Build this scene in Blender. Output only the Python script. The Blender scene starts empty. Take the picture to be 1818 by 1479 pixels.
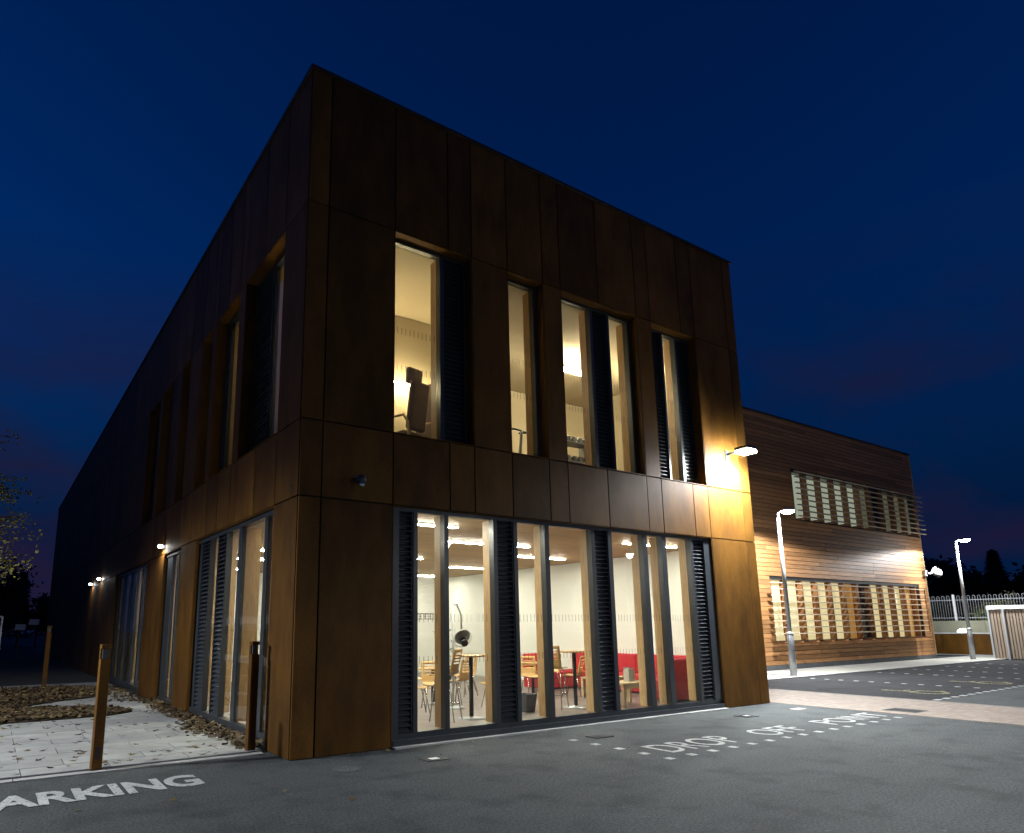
import bpy, math, random
from mathutils import Matrix, Vector
random.seed(7)
scene = bpy.context.scene
R = math.radians

# ------------------------------------------------------------------ camera
cam_d = bpy.data.cameras.new('camera'); cam = bpy.data.objects.new('camera', cam_d)
scene.collection.objects.link(cam); scene.camera = cam
yaw, pitch, roll = 0.592924, 0.191365, -0.009047
fw = Vector((math.sin(yaw)*math.cos(pitch), math.cos(yaw)*math.cos(pitch), math.sin(pitch)))
rt = Vector((math.cos(yaw), -math.sin(yaw), 0)); up = rt.cross(fw)
r2 = rt*math.cos(roll) + up*math.sin(roll); u2 = -rt*math.sin(roll) + up*math.cos(roll)
m = Matrix((r2, u2, -fw)).transposed().to_4x4()
m.translation = Vector((-3.2132, -8.4208, 1.6)); cam.matrix_world = m
cam_d.sensor_fit = 'HORIZONTAL'; cam_d.sensor_width = 36
cam_d.lens = 1203.8*36/1818
cam_d.shift_x = (909-804.217)/1818; cam_d.shift_y = (879.825-739.5)/1818
cam_d.clip_end = 2000; cam_d.clip_start = 0.05

# ------------------------------------------------------------------ sky, exposure
w = bpy.data.worlds.new('World'); scene.world = w; w.use_nodes = True
nt = w.node_tree; nt.nodes.clear()
N = nt.nodes.new
out = N('ShaderNodeOutputWorld'); bg = N('ShaderNodeBackground'); sky = N('ShaderNodeTexSky')
sky.sky_type = 'NISHITA'; sky.sun_disc = False
sky.sun_elevation = R(0.3); sky.sun_rotation = R(-42); sky.altitude = 50
sky.air_density = 1.0; sky.dust_density = 0.6; sky.ozone_density = 6.0
hs = N('ShaderNodeMix'); hs.data_type = 'RGBA'; hs.blend_type = 'MULTIPLY'; hs.inputs[0].default_value = 1
hs.inputs[7].default_value = (0.05, 1.18, 1.36, 1)
nt.links.new(sky.outputs[0], hs.inputs[6])
# thin dusk cloud, a little warmer than the sky, low down
tc = N('ShaderNodeTexCoord'); sp = N('ShaderNodeSeparateXYZ'); nz = N('ShaderNodeTexNoise')
mp = N('ShaderNodeMapping'); mp.inputs['Scale'].default_value = (1.2, 1.2, 4.0)
nz.inputs['Scale'].default_value = 1.6; nz.inputs['Detail'].default_value = 5
nt.links.new(tc.outputs['Generated'], mp.inputs[0]); nt.links.new(mp.outputs[0], nz.inputs['Vector'])
nt.links.new(tc.outputs['Generated'], sp.inputs[0])
rz = N('ShaderNodeMapRange'); rz.inputs[1].default_value = 0.0; rz.inputs[2].default_value = 0.48
rz.inputs[3].default_value = 1.55; rz.inputs[4].default_value = 0.0
nt.links.new(sp.outputs['Z'], rz.inputs[0])
rn = N('ShaderNodeMapRange'); rn.inputs[1].default_value = 0.25; rn.inputs[2].default_value = 0.72; rn.inputs[3].default_value = 0.7; rn.inputs[4].default_value = 1.0
nt.links.new(nz.outputs['Fac'], rn.inputs[0])
mu = N('ShaderNodeMath'); mu.operation = 'MULTIPLY'; mu.use_clamp = True
nt.links.new(rz.outputs[0], mu.inputs[0]); nt.links.new(rn.outputs[0], mu.inputs[1])
mx = N('ShaderNodeMix'); mx.data_type = 'RGBA'
SKY_K = 0.15
cloud = N('ShaderNodeRGB'); cloud.outputs[0].default_value = (0.0006/SKY_K, 0.0100/SKY_K, 0.046/SKY_K, 1)
nt.links.new(mu.outputs[0], mx.inputs[0]); nt.links.new(hs.outputs[2], mx.inputs[6]); nt.links.new(cloud.outputs[0], mx.inputs[7])
nz2 = N('ShaderNodeTexNoise'); nz2.inputs['Scale'].default_value = 2.2; nz2.inputs['Detail'].default_value = 6
mp2 = N('ShaderNodeMapping'); mp2.inputs['Scale'].default_value = (1, 1, 2.6); mp2.inputs['Location'].default_value = (0.35, 0.1, 0.2)
nt.links.new(tc.outputs['Generated'], mp2.inputs[0]); nt.links.new(mp2.outputs[0], nz2.inputs['Vector'])
rn2 = N('ShaderNodeMapRange'); rn2.inputs[1].default_value = 0.455; rn2.inputs[2].default_value = 0.60; nt.links.new(nz2.outputs['Fac'], rn2.inputs[0])
mu2 = N('ShaderNodeMath'); mu2.operation = 'MULTIPLY'; nt.links.new(rn2.outputs[0], mu2.inputs[0]); nt.links.new(rz.outputs[0], mu2.inputs[1]); mu2.use_clamp = True
mx2 = N('ShaderNodeMix'); mx2.data_type = 'RGBA'; mx2.inputs[7].default_value = (0.0125/SKY_K, 0.0095/SKY_K, 0.035/SKY_K, 1)
nt.links.new(mu2.outputs[0], mx2.inputs[0]); nt.links.new(mx.outputs[2], mx2.inputs[6])
nt.links.new(mx2.outputs[2], bg.inputs[0]); bg.inputs[1].default_value = SKY_K
nt.links.new(bg.outputs[0], out.inputs[0])
# no sun lamp: the sun has set in the photograph; lit lamps light the place
scene.view_settings.view_transform = 'Standard'; scene.view_settings.look = 'None'
scene.view_settings.exposure = 0; scene.view_settings.gamma = 1
scene.view_settings.use_curve_mapping = False
cy = scene.cycles
cy.use_denoising = True; cy.max_bounces = 7; cy.diffuse_bounces = 4; cy.glossy_bounces = 4
cy.transmission_bounces = 4; cy.transparent_max_bounces = 24; cy.sample_clamp_indirect = 3.0
cy.caustics_reflective = False; cy.caustics_refractive = False
# lamp strengths
P_FLOOD, P_POST, P_LEFT, P_NEAR, P_WALL = 3000, 4200, 4700, 3200, 60

# ------------------------------------------------------------------ materials
MAT = {}
def mat(name, col, rough=0.6, metal=0.0, var=0.0, scale=4.0, stretch=(1, 1, 1), bump=0.0, bscale=None, col2=None,
        emit=None, estr=0.0, rnd=0.0, spec=0.5, coat=0.0, detail=6.0, speck=0.0, speckscale=300):
    """Principled with object-space noise between col and col2, per-object random value, bump."""
    M = bpy.data.materials.new(name); M.use_nodes = True
    t = M.node_tree; b = t.nodes['Principled BSDF']
    n = t.nodes.new; L = t.links.new
    b.inputs['Roughness'].default_value = rough; b.inputs['Metallic'].default_value = metal
    b.inputs['Specular IOR Level'].default_value = spec; b.inputs['Coat Weight'].default_value = coat
    c = (*col, 1); b.inputs['Base Color'].default_value = c
    last = None
    if var or col2 or bump or speck:
        co = n('ShaderNodeTexCoord'); ge = n('ShaderNodeNewGeometry')
        mpn = n('ShaderNodeMapping'); mpn.inputs['Scale'].default_value = stretch
        oi = n('ShaderNodeObjectInfo')
        off = n('ShaderNodeVectorMath'); off.operation = 'MULTIPLY_ADD'
        L(oi.outputs['Random'], off.inputs[0]); off.inputs[1].default_value = (37, 53, 71)
        L(ge.outputs['Position'], off.inputs[2])
        if rnd: L(off.outputs[0], mpn.inputs[0])
        else: L(ge.outputs['Position'], mpn.inputs[0])
        nn = n('ShaderNodeTexNoise'); nn.inputs['Scale'].default_value = scale; nn.inputs['Detail'].default_value = detail
        nn.inputs['Roughness'].default_value = 0.62
        L(mpn.outputs[0], nn.inputs['Vector'])
        rp = n('ShaderNodeMapRange'); rp.inputs[1].default_value = 0.3; rp.inputs[2].default_value = 0.7
        L(nn.outputs['Fac'], rp.inputs[0])
        mixn = n('ShaderNodeMix'); mixn.data_type = 'RGBA'
        c2 = col2 or tuple(x*(1-var) for x in col)
        mixn.inputs[6].default_value = c; mixn.inputs[7].default_value = (*c2, 1)
        L(rp.outputs[0], mixn.inputs[0]); last = mixn.outputs[2]
        if speck:
            ns = n('ShaderNodeTexNoise'); ns.inputs['Scale'].default_value = speckscale; ns.inputs['Detail'].default_value = 2
            L(ge.outputs['Position'], ns.inputs['Vector'])
            rs = n('ShaderNodeMapRange'); rs.inputs[1].default_value = 0.3; rs.inputs[2].default_value = 0.7
            rs.inputs[3].default_value = 1-speck; rs.inputs[4].default_value = 1+speck
            L(ns.outputs['Fac'], rs.inputs[0])
            vm = n('ShaderNodeMix'); vm.data_type = 'RGBA'; vm.blend_type = 'MULTIPLY'; vm.inputs[0].default_value = 1
            L(last, vm.inputs[6]); L(rs.outputs[0], vm.inputs[7]); last = vm.outputs[2]
        if rnd:
            rr = n('ShaderNodeMapRange'); rr.inputs[3].default_value = 1-rnd; rr.inputs[4].default_value = 1+rnd
            L(oi.outputs['Random'], rr.inputs[0])
            vm = n('ShaderNodeMix'); vm.data_type = 'RGBA'; vm.blend_type = 'MULTIPLY'; vm.inputs[0].default_value = 1
            L(last, vm.inputs[6]); L(rr.outputs[0], vm.inputs[7]); last = vm.outputs[2]
        L(last, b.inputs['Base Color'])
        rr2 = n('ShaderNodeMapRange'); rr2.inputs[3].default_value = max(0.05, rough-0.1); rr2.inputs[4].default_value = min(1, rough+0.1)
        L(nn.outputs['Fac'], rr2.inputs[0]); L(rr2.outputs[0], b.inputs['Roughness'])
        if bump:
            bn = n('ShaderNodeBump'); bn.inputs['Strength'].default_value = bump; bn.inputs['Distance'].default_value = 0.01
            nb = n('ShaderNodeTexNoise'); nb.inputs['Scale'].default_value = bscale or scale*4; nb.inputs['Detail'].default_value = 4
            L(mpn.outputs[0], nb.inputs['Vector']); L(nb.outputs['Fac'], bn.inputs['Height']); L(bn.outputs[0], b.inputs['Normal'])
    if emit:
        b.inputs['Emission Color'].default_value = (*emit, 1); b.inputs['Emission Strength'].default_value = estr
    MAT[name] = M
    return M
mat('corten', (0.150, 0.068, 0.011), 0.58, 0, spec=0.12, stretch=(1.5, 1.5, 0.55), scale=1.6, col2=(0.066, 0.029, 0.006), bump=0.12, bscale=60, rnd=0.3, speck=0.16, speckscale=45, detail=9)
mat('backing', (0.012, 0.009, 0.007), 0.8)
mat('coping', (0.03, 0.018, 0.012), 0.6)
mat('frame', (0.038, 0.045, 0.052), 0.32, 0.0, var=0.2, scale=8)
mat('louvre', (0.060, 0.068, 0.078), 0.34, 0.0, var=0.2, scale=12)
mat('inner_timber', (0.66, 0.43, 0.19), 0.45, var=0.35, scale=6, stretch=(6, 6, 0.6), rnd=0.08)
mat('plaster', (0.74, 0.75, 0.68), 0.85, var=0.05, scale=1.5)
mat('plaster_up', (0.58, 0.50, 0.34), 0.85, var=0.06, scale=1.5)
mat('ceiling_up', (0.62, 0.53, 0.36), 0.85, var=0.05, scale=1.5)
mat('ceil_plank', (0.74, 0.56, 0.31), 0.55, var=0.3, scale=5, stretch=(0.5, 7, 7), rnd=0.1)
mat('room_floor', (0.20, 0.17, 0.15), 0.35, var=0.2, scale=3)
mat('slab_dark', (0.03, 0.03, 0.03), 0.8)
mat('larch', (0.46, 0.235, 0.09), 0.58, col2=(0.27, 0.125, 0.048), scale=5, stretch=(0.45, 6, 6), bump=0.25, bscale=14, rnd=0.3, spec=0.4, detail=8)
mat('larch_fin', (0.30, 0.13, 0.045), 0.5, var=0.35, scale=6, stretch=(6, 6, .5), rnd=0.12)
mat('larch_slat', (0.62, 0.50, 0.34), 0.5, var=0.25, scale=6, stretch=(0.4, 6, 6), rnd=0.08)
mat('plinth', (0.10, 0.105, 0.11), 0.7, var=0.25, scale=5)
# asphalt is built below
pass
mat('paving', (0.37, 0.38, 0.37), 0.8, col2=(0.24, 0.25, 0.245), scale=2.2, bump=0.1, bscale=80, rnd=0.07, speck=0.08, speckscale=120)
mat('joint', (0.10, 0.10, 0.09), 0.9)
mat('pavement', (0.42, 0.41, 0.36), 0.75, col2=(0.30, 0.30, 0.27), scale=0.8, bump=0.1, bscale=60, speck=0.12, speckscale=60)
mat('kerb', (0.46, 0.46, 0.44), 0.75, var=0.25, scale=3, bump=0.1, bscale=60)
pass
pass
mat('soil', (0.045, 0.034, 0.022), 0.95, var=0.5, scale=7, bump=0.6, bscale=30)
mat('dark_ground', (0.020, 0.022, 0.016), 0.95, var=0.5, scale=1.5, bump=0.5, bscale=14)
for i, c in enumerate([(0.12, 0.075, 0.027), (0.16, 0.11, 0.045), (0.07, 0.038, 0.016), (0.21, 0.165, 0.065), (0.04, 0.025, 0.013)]):
    mat('leaf%d' % i, c, 0.7, var=0.4, scale=18)
mat('galv', (0.45, 0.47, 0.48), 0.38, 0.55, var=0.15, scale=6)
mat('post_grey', (0.33, 0.35, 0.37), 0.38, 0.3, var=0.12, scale=6)
mat('fence_grey', (0.30, 0.32, 0.34), 0.45)
mat('white_paint', (0.72, 0.74, 0.76), 0.4)
mat('chrome', (0.62, 0.62, 0.60), 0.2, 0.95)
mat('ply', (0.60, 0.37, 0.13), 0.38, var=0.2, scale=5, stretch=(1, 1, 6), rnd=0.05)
mat('ply_top', (0.62, 0.40, 0.17), 0.38, var=0.15, scale=5)
mat('black_metal', (0.02, 0.02, 0.022), 0.4, 0.3)
mat('red_fabric', (0.46, 0.018, 0.028), 0.8, var=0.15, scale=10, bump=0.15, bscale=160)
mat('red_fabric2', (0.36, 0.020, 0.032), 0.8, var=0.15, scale=10, bump=0.15, bscale=160)
mat('pale_wood', (0.62, 0.48, 0.27), 0.45, var=0.15, scale=6, stretch=(.6, 5, 5))
mat('paper', (0.7, 0.68, 0.6), 0.8, var=0.2, scale=14)
mat('bin', (0.055, 0.058, 0.062), 0.5)
mat('dark_uphol', (0.17, 0.125, 0.085), 0.75, var=0.2, scale=8)
mat('bent_wood', (0.50, 0.36, 0.14), 0.4)
mat('blind_white', (0.75, 0.75, 0.70), 0.6)
mat('foliage', (0.055, 0.085, 0.022), 0.6, var=0.4, scale=3)
mat('foliage_yellow', (0.27, 0.25, 0.06), 0.6, var=0.4, scale=6)
mat('foliage_shrub', (0.22, 0.26, 0.05), 0.6, var=0.4, scale=6)
mat('foliage_pale', (0.20, 0.19, 0.11), 0.7, var=0.4, scale=5)
mat('foliage_dark', (0.016, 0.022, 0.010), 0.8, var=0.4, scale=2)
mat('bark', (0.045, 0.032, 0.022), 0.9, var=0.4, scale=8, bump=0.4, bscale=30)
mat('concrete', (0.26, 0.26, 0.19), 0.85, var=0.25, scale=1.5, bump=0.1, bscale=30)
mat('slat_grey', (0.30, 0.23, 0.17), 0.6, var=0.3, scale=5, stretch=(6, 6, .5), rnd=0.15)
mat('brick_wall', (0.22, 0.07, 0.05), 0.8, var=0.25, scale=3)
mat('roof_tile', (0.07, 0.045, 0.04), 0.8, var=0.25, scale=3)
mat('iron', (0.035, 0.037, 0.04), 0.55, 0.5, var=0.3, scale=20)
mat('lens_dark', (0.01, 0.01, 0.012), 0.08)
mat('dark_door', (0.03, 0.03, 0.03), 0.6)
mat('strip_light', (0.9, 0.9, 0.85), 0.5, emit=(1.0, 0.95, 0.82), estr=165.0)
mat('strip_warm', (0.9, 0.85, 0.7), 0.5, emit=(1.0, 0.80, 0.46), estr=120.0)
mat('strip_gym', (0.9, 0.85, 0.7), 0.5, emit=(1.0, 0.84, 0.56), estr=120.0)
mat('strip_dim', (0.9, 0.85, 0.7), 0.5, emit=(1.0, 0.9, 0.6), estr=22.0)
mat('lamp_glow', (1, 1, 1), 0.5, emit=(0.95, 0.98, 1.0), estr=260.0)
mat('flood_glow', (1, 1, 1), 0.5, emit=(0.95, 0.98, 1.0), estr=800.0)
mat('wall_glow', (1, 1, 1), 0.5, emit=(1.0, 0.98, 0.92), estr=60.0)
mat('bulk_glow', (1, 1, 1), 0.5, emit=(1.0, 0.98, 0.86), estr=12.0)
mat('exit_glow', (1, 1, 1), 0.5, emit=(0.9, 1.0, 0.9), estr=3.0)
# timber building blinds emit their own glow in place of room lamps behind
mat('blind_glow', (0.6, 0.55, 0.4), 0.8, var=0.08, scale=2, emit=(1.0, 0.80, 0.42), estr=0.8)
mat('blind_glow_wood', (0.4, 0.25, 0.1), 0.8, var=0.25, scale=4, emit=(0.80, 0.36, 0.07), estr=0.45)
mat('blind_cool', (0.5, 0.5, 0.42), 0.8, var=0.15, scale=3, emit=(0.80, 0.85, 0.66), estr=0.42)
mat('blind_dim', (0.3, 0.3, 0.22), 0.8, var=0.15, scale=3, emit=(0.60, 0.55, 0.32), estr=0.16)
mat('room_dark', (0.02, 0.02, 0.02), 0.8)
def glass(name, tint, ior=1.5):
    M = bpy.data.materials.new(name); M.use_nodes = True; t = M.node_tree; t.nodes.clear(); n = t.nodes.new
    o = n('ShaderNodeOutputMaterial'); mixs = n('ShaderNodeMixShader'); tr = n('ShaderNodeBsdfTransparent'); gl = n('ShaderNodeBsdfGlossy')
    lw = n('ShaderNodeLayerWeight'); lw.inputs[0].default_value = 0.5
    pw = n('ShaderNodeMath'); pw.operation = 'POWER'; pw.inputs[1].default_value = 5.0
    fr = n('ShaderNodeMapRange'); fr.inputs[3].default_value = ior; fr.inputs[4].default_value = 1.0
    t.links.new(lw.outputs['Facing'], pw.inputs[0]); t.links.new(pw.outputs[0], fr.inputs[0])
    tr.inputs[0].default_value = (*tint, 1); gl.inputs['Roughness'].default_value = 0.0
    t.links.new(fr.outputs[0], mixs.inputs[0]); t.links.new(tr.outputs[0], mixs.inputs[1]); t.links.new(gl.outputs[0], mixs.inputs[2])
    t.links.new(mixs.outputs[0], o.inputs[0]); MAT[name] = M
def frosted():
    M = bpy.data.materials.new('frosted'); M.use_nodes = True; t = M.node_tree; t.nodes.clear(); n = t.nodes.new
    o = n('ShaderNodeOutputMaterial'); mixs = n('ShaderNodeMixShader'); tr = n('ShaderNodeBsdfTransparent'); df = n('ShaderNodeBsdfDiffuse')
    df.inputs[0].default_value = (0.5, 0.5, 0.48, 1); mixs.inputs[0].default_value = 0.16
    t.links.new(tr.outputs[0], mixs.inputs[1]); t.links.new(df.outputs[0], mixs.inputs[2]); t.links.new(mixs.outputs[0], o.inputs[0]); MAT['frosted'] = M
frosted()
glass('glass', (0.97, 0.99, 0.975), 0.035)
def brickmat():
    M = bpy.data.materials.new('brick_paving'); M.use_nodes = True; t = M.node_tree; b = t.nodes['Principled BSDF']; n = t.nodes.new
    ge = n('ShaderNodeNewGeometry'); br = n('ShaderNodeTexBrick')
    br.inputs['Color1'].default_value = (0.19, 0.145, 0.108, 1); br.inputs['Color2'].default_value = (0.26, 0.205, 0.16, 1)
    br.inputs['Mortar'].default_value = (0.12, 0.10, 0.085, 1); br.inputs['Scale'].default_value = 1.0
    br.inputs['Brick Width'].default_value = 0.2; br.inputs['Row Height'].default_value = 0.1; br.inputs['Mortar Size'].default_value = 0.006
    t.links.new(ge.outputs['Position'], br.inputs['Vector']); t.links.new(br.outputs['Color'], b.inputs['Base Color'])
    bp_ = n('ShaderNodeBump'); bp_.inputs['Strength'].default_value = 0.4; bp_.inputs['Distance'].default_value = 0.004; bp_.invert = True
    t.links.new(br.outputs['Fac'], bp_.inputs['Height']); t.links.new(bp_.outputs[0], b.inputs['Normal'])
    b.inputs['Roughness'].default_value = 0.75; MAT['brick_paving'] = M
brickmat()
def noise(t, vec, scale, detail=4, lo=0.3, hi=0.7, a=0.0, b=1.0, stretch=None):
    n = t.nodes.new; L = t.links.new
    if stretch:
        mpn = n('ShaderNodeMapping'); mpn.inputs['Scale'].default_value = stretch; L(vec, mpn.inputs[0]); vec = mpn.outputs[0]
    q = n('ShaderNodeTexNoise'); q.inputs['Scale'].default_value = scale; q.inputs['Detail'].default_value = detail; q.inputs['Roughness'].default_value = 0.6
    L(vec, q.inputs['Vector']); r = n('ShaderNodeMapRange'); r.inputs[1].default_value = lo; r.inputs[2].default_value = hi
    r.inputs[3].default_value = a; r.inputs[4].default_value = b; L(q.outputs['Fac'], r.inputs[0]); return r.outputs[0]
def mul(t, a, b, typ='MULTIPLY'):
    m_ = t.nodes.new('ShaderNodeMath'); m_.operation = typ
    for i_, v in enumerate((a, b)):
        if isinstance(v, (int, float)): m_.inputs[i_].default_value = v
        else: t.links.new(v, m_.inputs[i_])
    return m_.outputs[0]
def tarmac(name, base, paint=None, wear=(0.36, 0.50)):
    M = bpy.data.materials.new(name); M.use_nodes = True; t = M.node_tree; b = t.nodes['Principled BSDF']; n = t.nodes.new; L = t.links.new
    P = n('ShaderNodeNewGeometry').outputs['Position']
    v = noise(t, P, 40, 3, a=0.55, b=1.45)                                  # stones
    v = mul(t, v, noise(t, P, 110, 2, a=0.72, b=1.28))
    v = mul(t, v, noise(t, P, 0.35, 5, a=0.84, b=1.14))                     # broad tone
    v = mul(t, v, noise(t, P, 1.7, 7, lo=0.50, hi=0.66, a=1.04, b=0.74))    # old damp and oil stains
    v = mul(t, v, noise(t, P, 1.0, 5, lo=0.45, hi=0.62, a=1.0, b=0.90, stretch=(0.16, 2.2, 1)))   # tyre tracks along the drive
    v = mul(t, v, noise(t, P, 9, 2, lo=0.69, hi=0.72, a=1.0, b=1.5))        # gum spots
    col = n('ShaderNodeMix'); col.data_type = 'RGBA'; col.blend_type = 'MULTIPLY'; col.inputs[0].default_value = 1
    col.inputs[6].default_value = (*base, 1); L(v, col.inputs[7]); out_ = col.outputs[2]
    if paint:
        pm_ = n('ShaderNodeMix'); pm_.data_type = 'RGBA'; pm_.inputs[7].default_value = (*paint, 1)
        w_ = noise(t, P, 34, 6, lo=wear[0], hi=wear[1]); w_ = mul(t, w_, noise(t, P, 2.2, 5, lo=0.3, hi=0.6, a=0.68, b=1.0))
        L(w_, pm_.inputs[0]); L(out_, pm_.inputs[6]); out_ = pm_.outputs[2]
    L(out_, b.inputs['Base Color']); b.inputs['Roughness'].default_value = 0.88; b.inputs['Specular IOR Level'].default_value = 0.12
    bn = n('ShaderNodeBump'); bn.inputs['Strength'].default_value = 0.55; bn.inputs['Distance'].default_value = 0.012
    L(noise(t, P, 55, 4), bn.inputs['Height']); L(bn.outputs[0], b.inputs['Normal']); MAT[name] = M
tarmac('asphalt', (0.086, 0.094, 0.094)); tarmac('asphalt_dark', (0.040, 0.041, 0.044))
tarmac('paint_white', (0.086, 0.09, 0.09), (0.57, 0.59, 0.57), (0.33, 0.47)); tarmac('paint_yellow', (0.04, 0.041, 0.044), (0.50, 0.46, 0.24), (0.40, 0.58))
tarmac('lid_grey', (0.12, 0.125, 0.12))

# ------------------------------------------------------------------ mesh helpers
COL = scene.collection
class MB:
    def __init__(s): s.v = []; s.f = []; s.sm = False
    def box(s, x0, x1, y0, y1, z0, z1):
        i = len(s.v)
        s.v += [(x0,y0,z0),(x1,y0,z0),(x1,y1,z0),(x0,y1,z0),(x0,y0,z1),(x1,y0,z1),(x1,y1,z1),(x0,y1,z1)]
        s.f += [(i,i+3,i+2,i+1),(i+4,i+5,i+6,i+7),(i,i+1,i+5,i+4),(i+1,i+2,i+6,i+5),(i+2,i+3,i+7,i+6),(i+3,i,i+4,i+7)]
        return s
    def obox(s, c, size, M):
        i = len(s.v); a, b, d = size[0]/2, size[1]/2, size[2]/2
        for q in [(-a,-b,-d),(a,-b,-d),(a,b,-d),(-a,b,-d),(-a,-b,d),(a,-b,d),(a,b,d),(-a,b,d)]:
            p = M @ Vector(q) + Vector(c); s.v.append(tuple(p))
        s.f += [(i,i+3,i+2,i+1),(i+4,i+5,i+6,i+7),(i,i+1,i+5,i+4),(i+1,i+2,i+6,i+5),(i+2,i+3,i+7,i+6),(i+3,i,i+4,i+7)]
        return s
    def tube(s, pts, r, n=10, cap=True):
        pts = [Vector(p) for p in pts]
        rs = r if isinstance(r, (list, tuple)) else [r]*len(pts)
        base = len(s.v); prev = None
        for k, p in enumerate(pts):
            d = (pts[min(k+1, len(pts)-1)] - pts[max(k-1, 0)]).normalized()
            if prev is None:
                a = d.orthogonal().normalized()
            else:
                a = (prev - d*prev.dot(d)).normalized()
            prev = a; b = d.cross(a)
            for j in range(n):
                t = 2*math.pi*j/n
                s.v.append(tuple(p + (a*math.cos(t) + b*math.sin(t))*rs[k]))
        for k in range(len(pts)-1):
            for j in range(n):
                q = base + k*n; s.f.append((q+j, q+(j+1)%n, q+n+(j+1)%n, q+n+j))
        if cap:
            s.f.append(tuple(base+j for j in range(n))[::-1]); q = base+(len(pts)-1)*n
            s.f.append(tuple(q+j for j in range(n)))
        s.sm = True; return s
    def lathe(s, prof, n=20, c=(0,0,0), M=None):
        base = len(s.v)
        for r, z in prof:
            for j in range(n):
                t = 2*math.pi*j/n; p = Vector((r*math.cos(t), r*math.sin(t), z))
                if M: p = M @ p
                s.v.append(tuple(p + Vector(c)))
        for k in range(len(prof)-1):
            for j in range(n):
                q = base+k*n; s.f.append((q+j, q+(j+1)%n, q+n+(j+1)%n, q+n+j))
        s.f.append(tuple(base+j for j in range(n))[::-1]); q = base+(len(prof)-1)*n
        s.f.append(tuple(q+j for j in range(n)))
        s.sm = True; return s
    def prism(s, poly, z0, z1):
        i = len(s.v); n = len(poly)
        s.v += [(x, y, z0) for x, y in poly] + [(x, y, z1) for x, y in poly]
        s.f.append(tuple(range(i, i+n))[::-1]); s.f.append(tuple(range(i+n, i+2*n)))
        for j in range(n): s.f.append((i+j, i+(j+1)%n, i+n+(j+1)%n, i+n+j))
        return s
    def mesh(s, name='mesh'):
        me = bpy.data.meshes.new(name); me.from_pydata(s.v, [], s.f); me.update()
        if s.sm:
            me.polygons.foreach_set('use_smooth', [len(p.vertices) == 4 for p in me.polygons])
        return me
def link(name, data, material=None, parent=None, loc=(0,0,0), rz=0, rot=None):
    o = bpy.data.objects.new(name, data); COL.objects.link(o)
    if data is not None and material and not data.materials: data.materials.append(MAT[material])
    o.parent = parent; o.location = loc; o.rotation_euler = rot or (0, 0, rz)
    return o
def part(name, mb, material, parent=None, loc=(0,0,0), rz=0, bevel=0, kind=None, label=None):
    o = link(name, mb.mesh(name), material, parent, loc, rz)
    if bevel:
        b = o.modifiers.new('bevel', 'BEVEL'); b.width = bevel; b.segments = 2; b.limit_method = 'ANGLE'
    if kind: o['kind'] = kind
    if label: o['label'] = label
    return o
def tag(o, label, cat, group=None, kind=None):
    o['label'] = label; o['category'] = cat
    if group: o['group'] = group
    if kind: o['kind'] = kind
    return o
def thing(name, label, cat, loc=(0,0,0), rz=0, group=None):
    return tag(link(name, None, None, None, loc, rz), label, cat, group)
def copy_tree(o, parent=None):
    c = o.copy(); COL.objects.link(c); c.parent = parent
    for ch in list(o.children): copy_tree(ch, c)
    return c
def struct(name, mb, material):
    o = part(name, mb, material); o['kind'] = 'structure'; return o
def B(*a): return MB().box(*a)
_cache = {}
def unit(name, dims, material, parent, loc):
    """A box of the given size standing at loc (its lowest corner); alike boxes share one mesh."""
    k = (material, tuple(round(d, 4) for d in dims))
    if k not in _cache:
        me = B(0, dims[0], 0, dims[1], 0, dims[2]).mesh(name); me.materials.append(MAT[material]); _cache[k] = me
    return link(name, _cache[k], None, parent, loc)
def spot(parent, loc, power, col=(0.95, 0.98, 1.0), size=172, blend=0.12, radius=0.12, rot=(0,0,0)):
    d = bpy.data.lights.new('lamp_light', 'SPOT'); d.energy = power; d.color = col
    d.spot_size = R(size); d.spot_blend = blend; d.shadow_soft_size = radius
    o = bpy.data.objects.new('lamp_light', d); COL.objects.link(o); o.parent = parent; o.location = loc; o.rotation_euler = rot
    return o

# ------------------------------------------------------------------ ground
ground = struct('ground', B(-300, 400, -200, 500, -0.3, 0), 'asphalt')
struct('parking_ground', B(13.25, 60, -1.70, 3.22, -0.1, 0.004), 'asphalt_dark')
struct('brick_path', B(10.42, 13.17, -40, 1.75, -0.1, 0.005), 'brick_paving')
struct('pavement', B(10.31, 38, 3.30, 5.36, -0.1, 0.035), 'pavement')
struct('pavement', B(10.31, 13.2, 1.80, 3.295, -0.1, 0.03), 'pavement')
ke = bpy.data.objects.new('kerb', None); COL.objects.link(ke); ke['kind'] = 'structure'
for i in range(22): unit('kerb_stone', (0.905, 0.075, 0.13), 'kerb', ke, (13.26+i*0.915, 3.221, -0.09))
for i in range(40): unit('kerb_stone', (0.08, 0.905, 0.11), 'plinth', ke, (13.17, 1.7-0.915*(i+1)+0.0, -0.102))
# threshold strip under the shop-front glazing
struct('threshold', B(1.43, 8.77, -0.10, 0.06, -0.05, 0.022), 'kerb')
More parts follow.
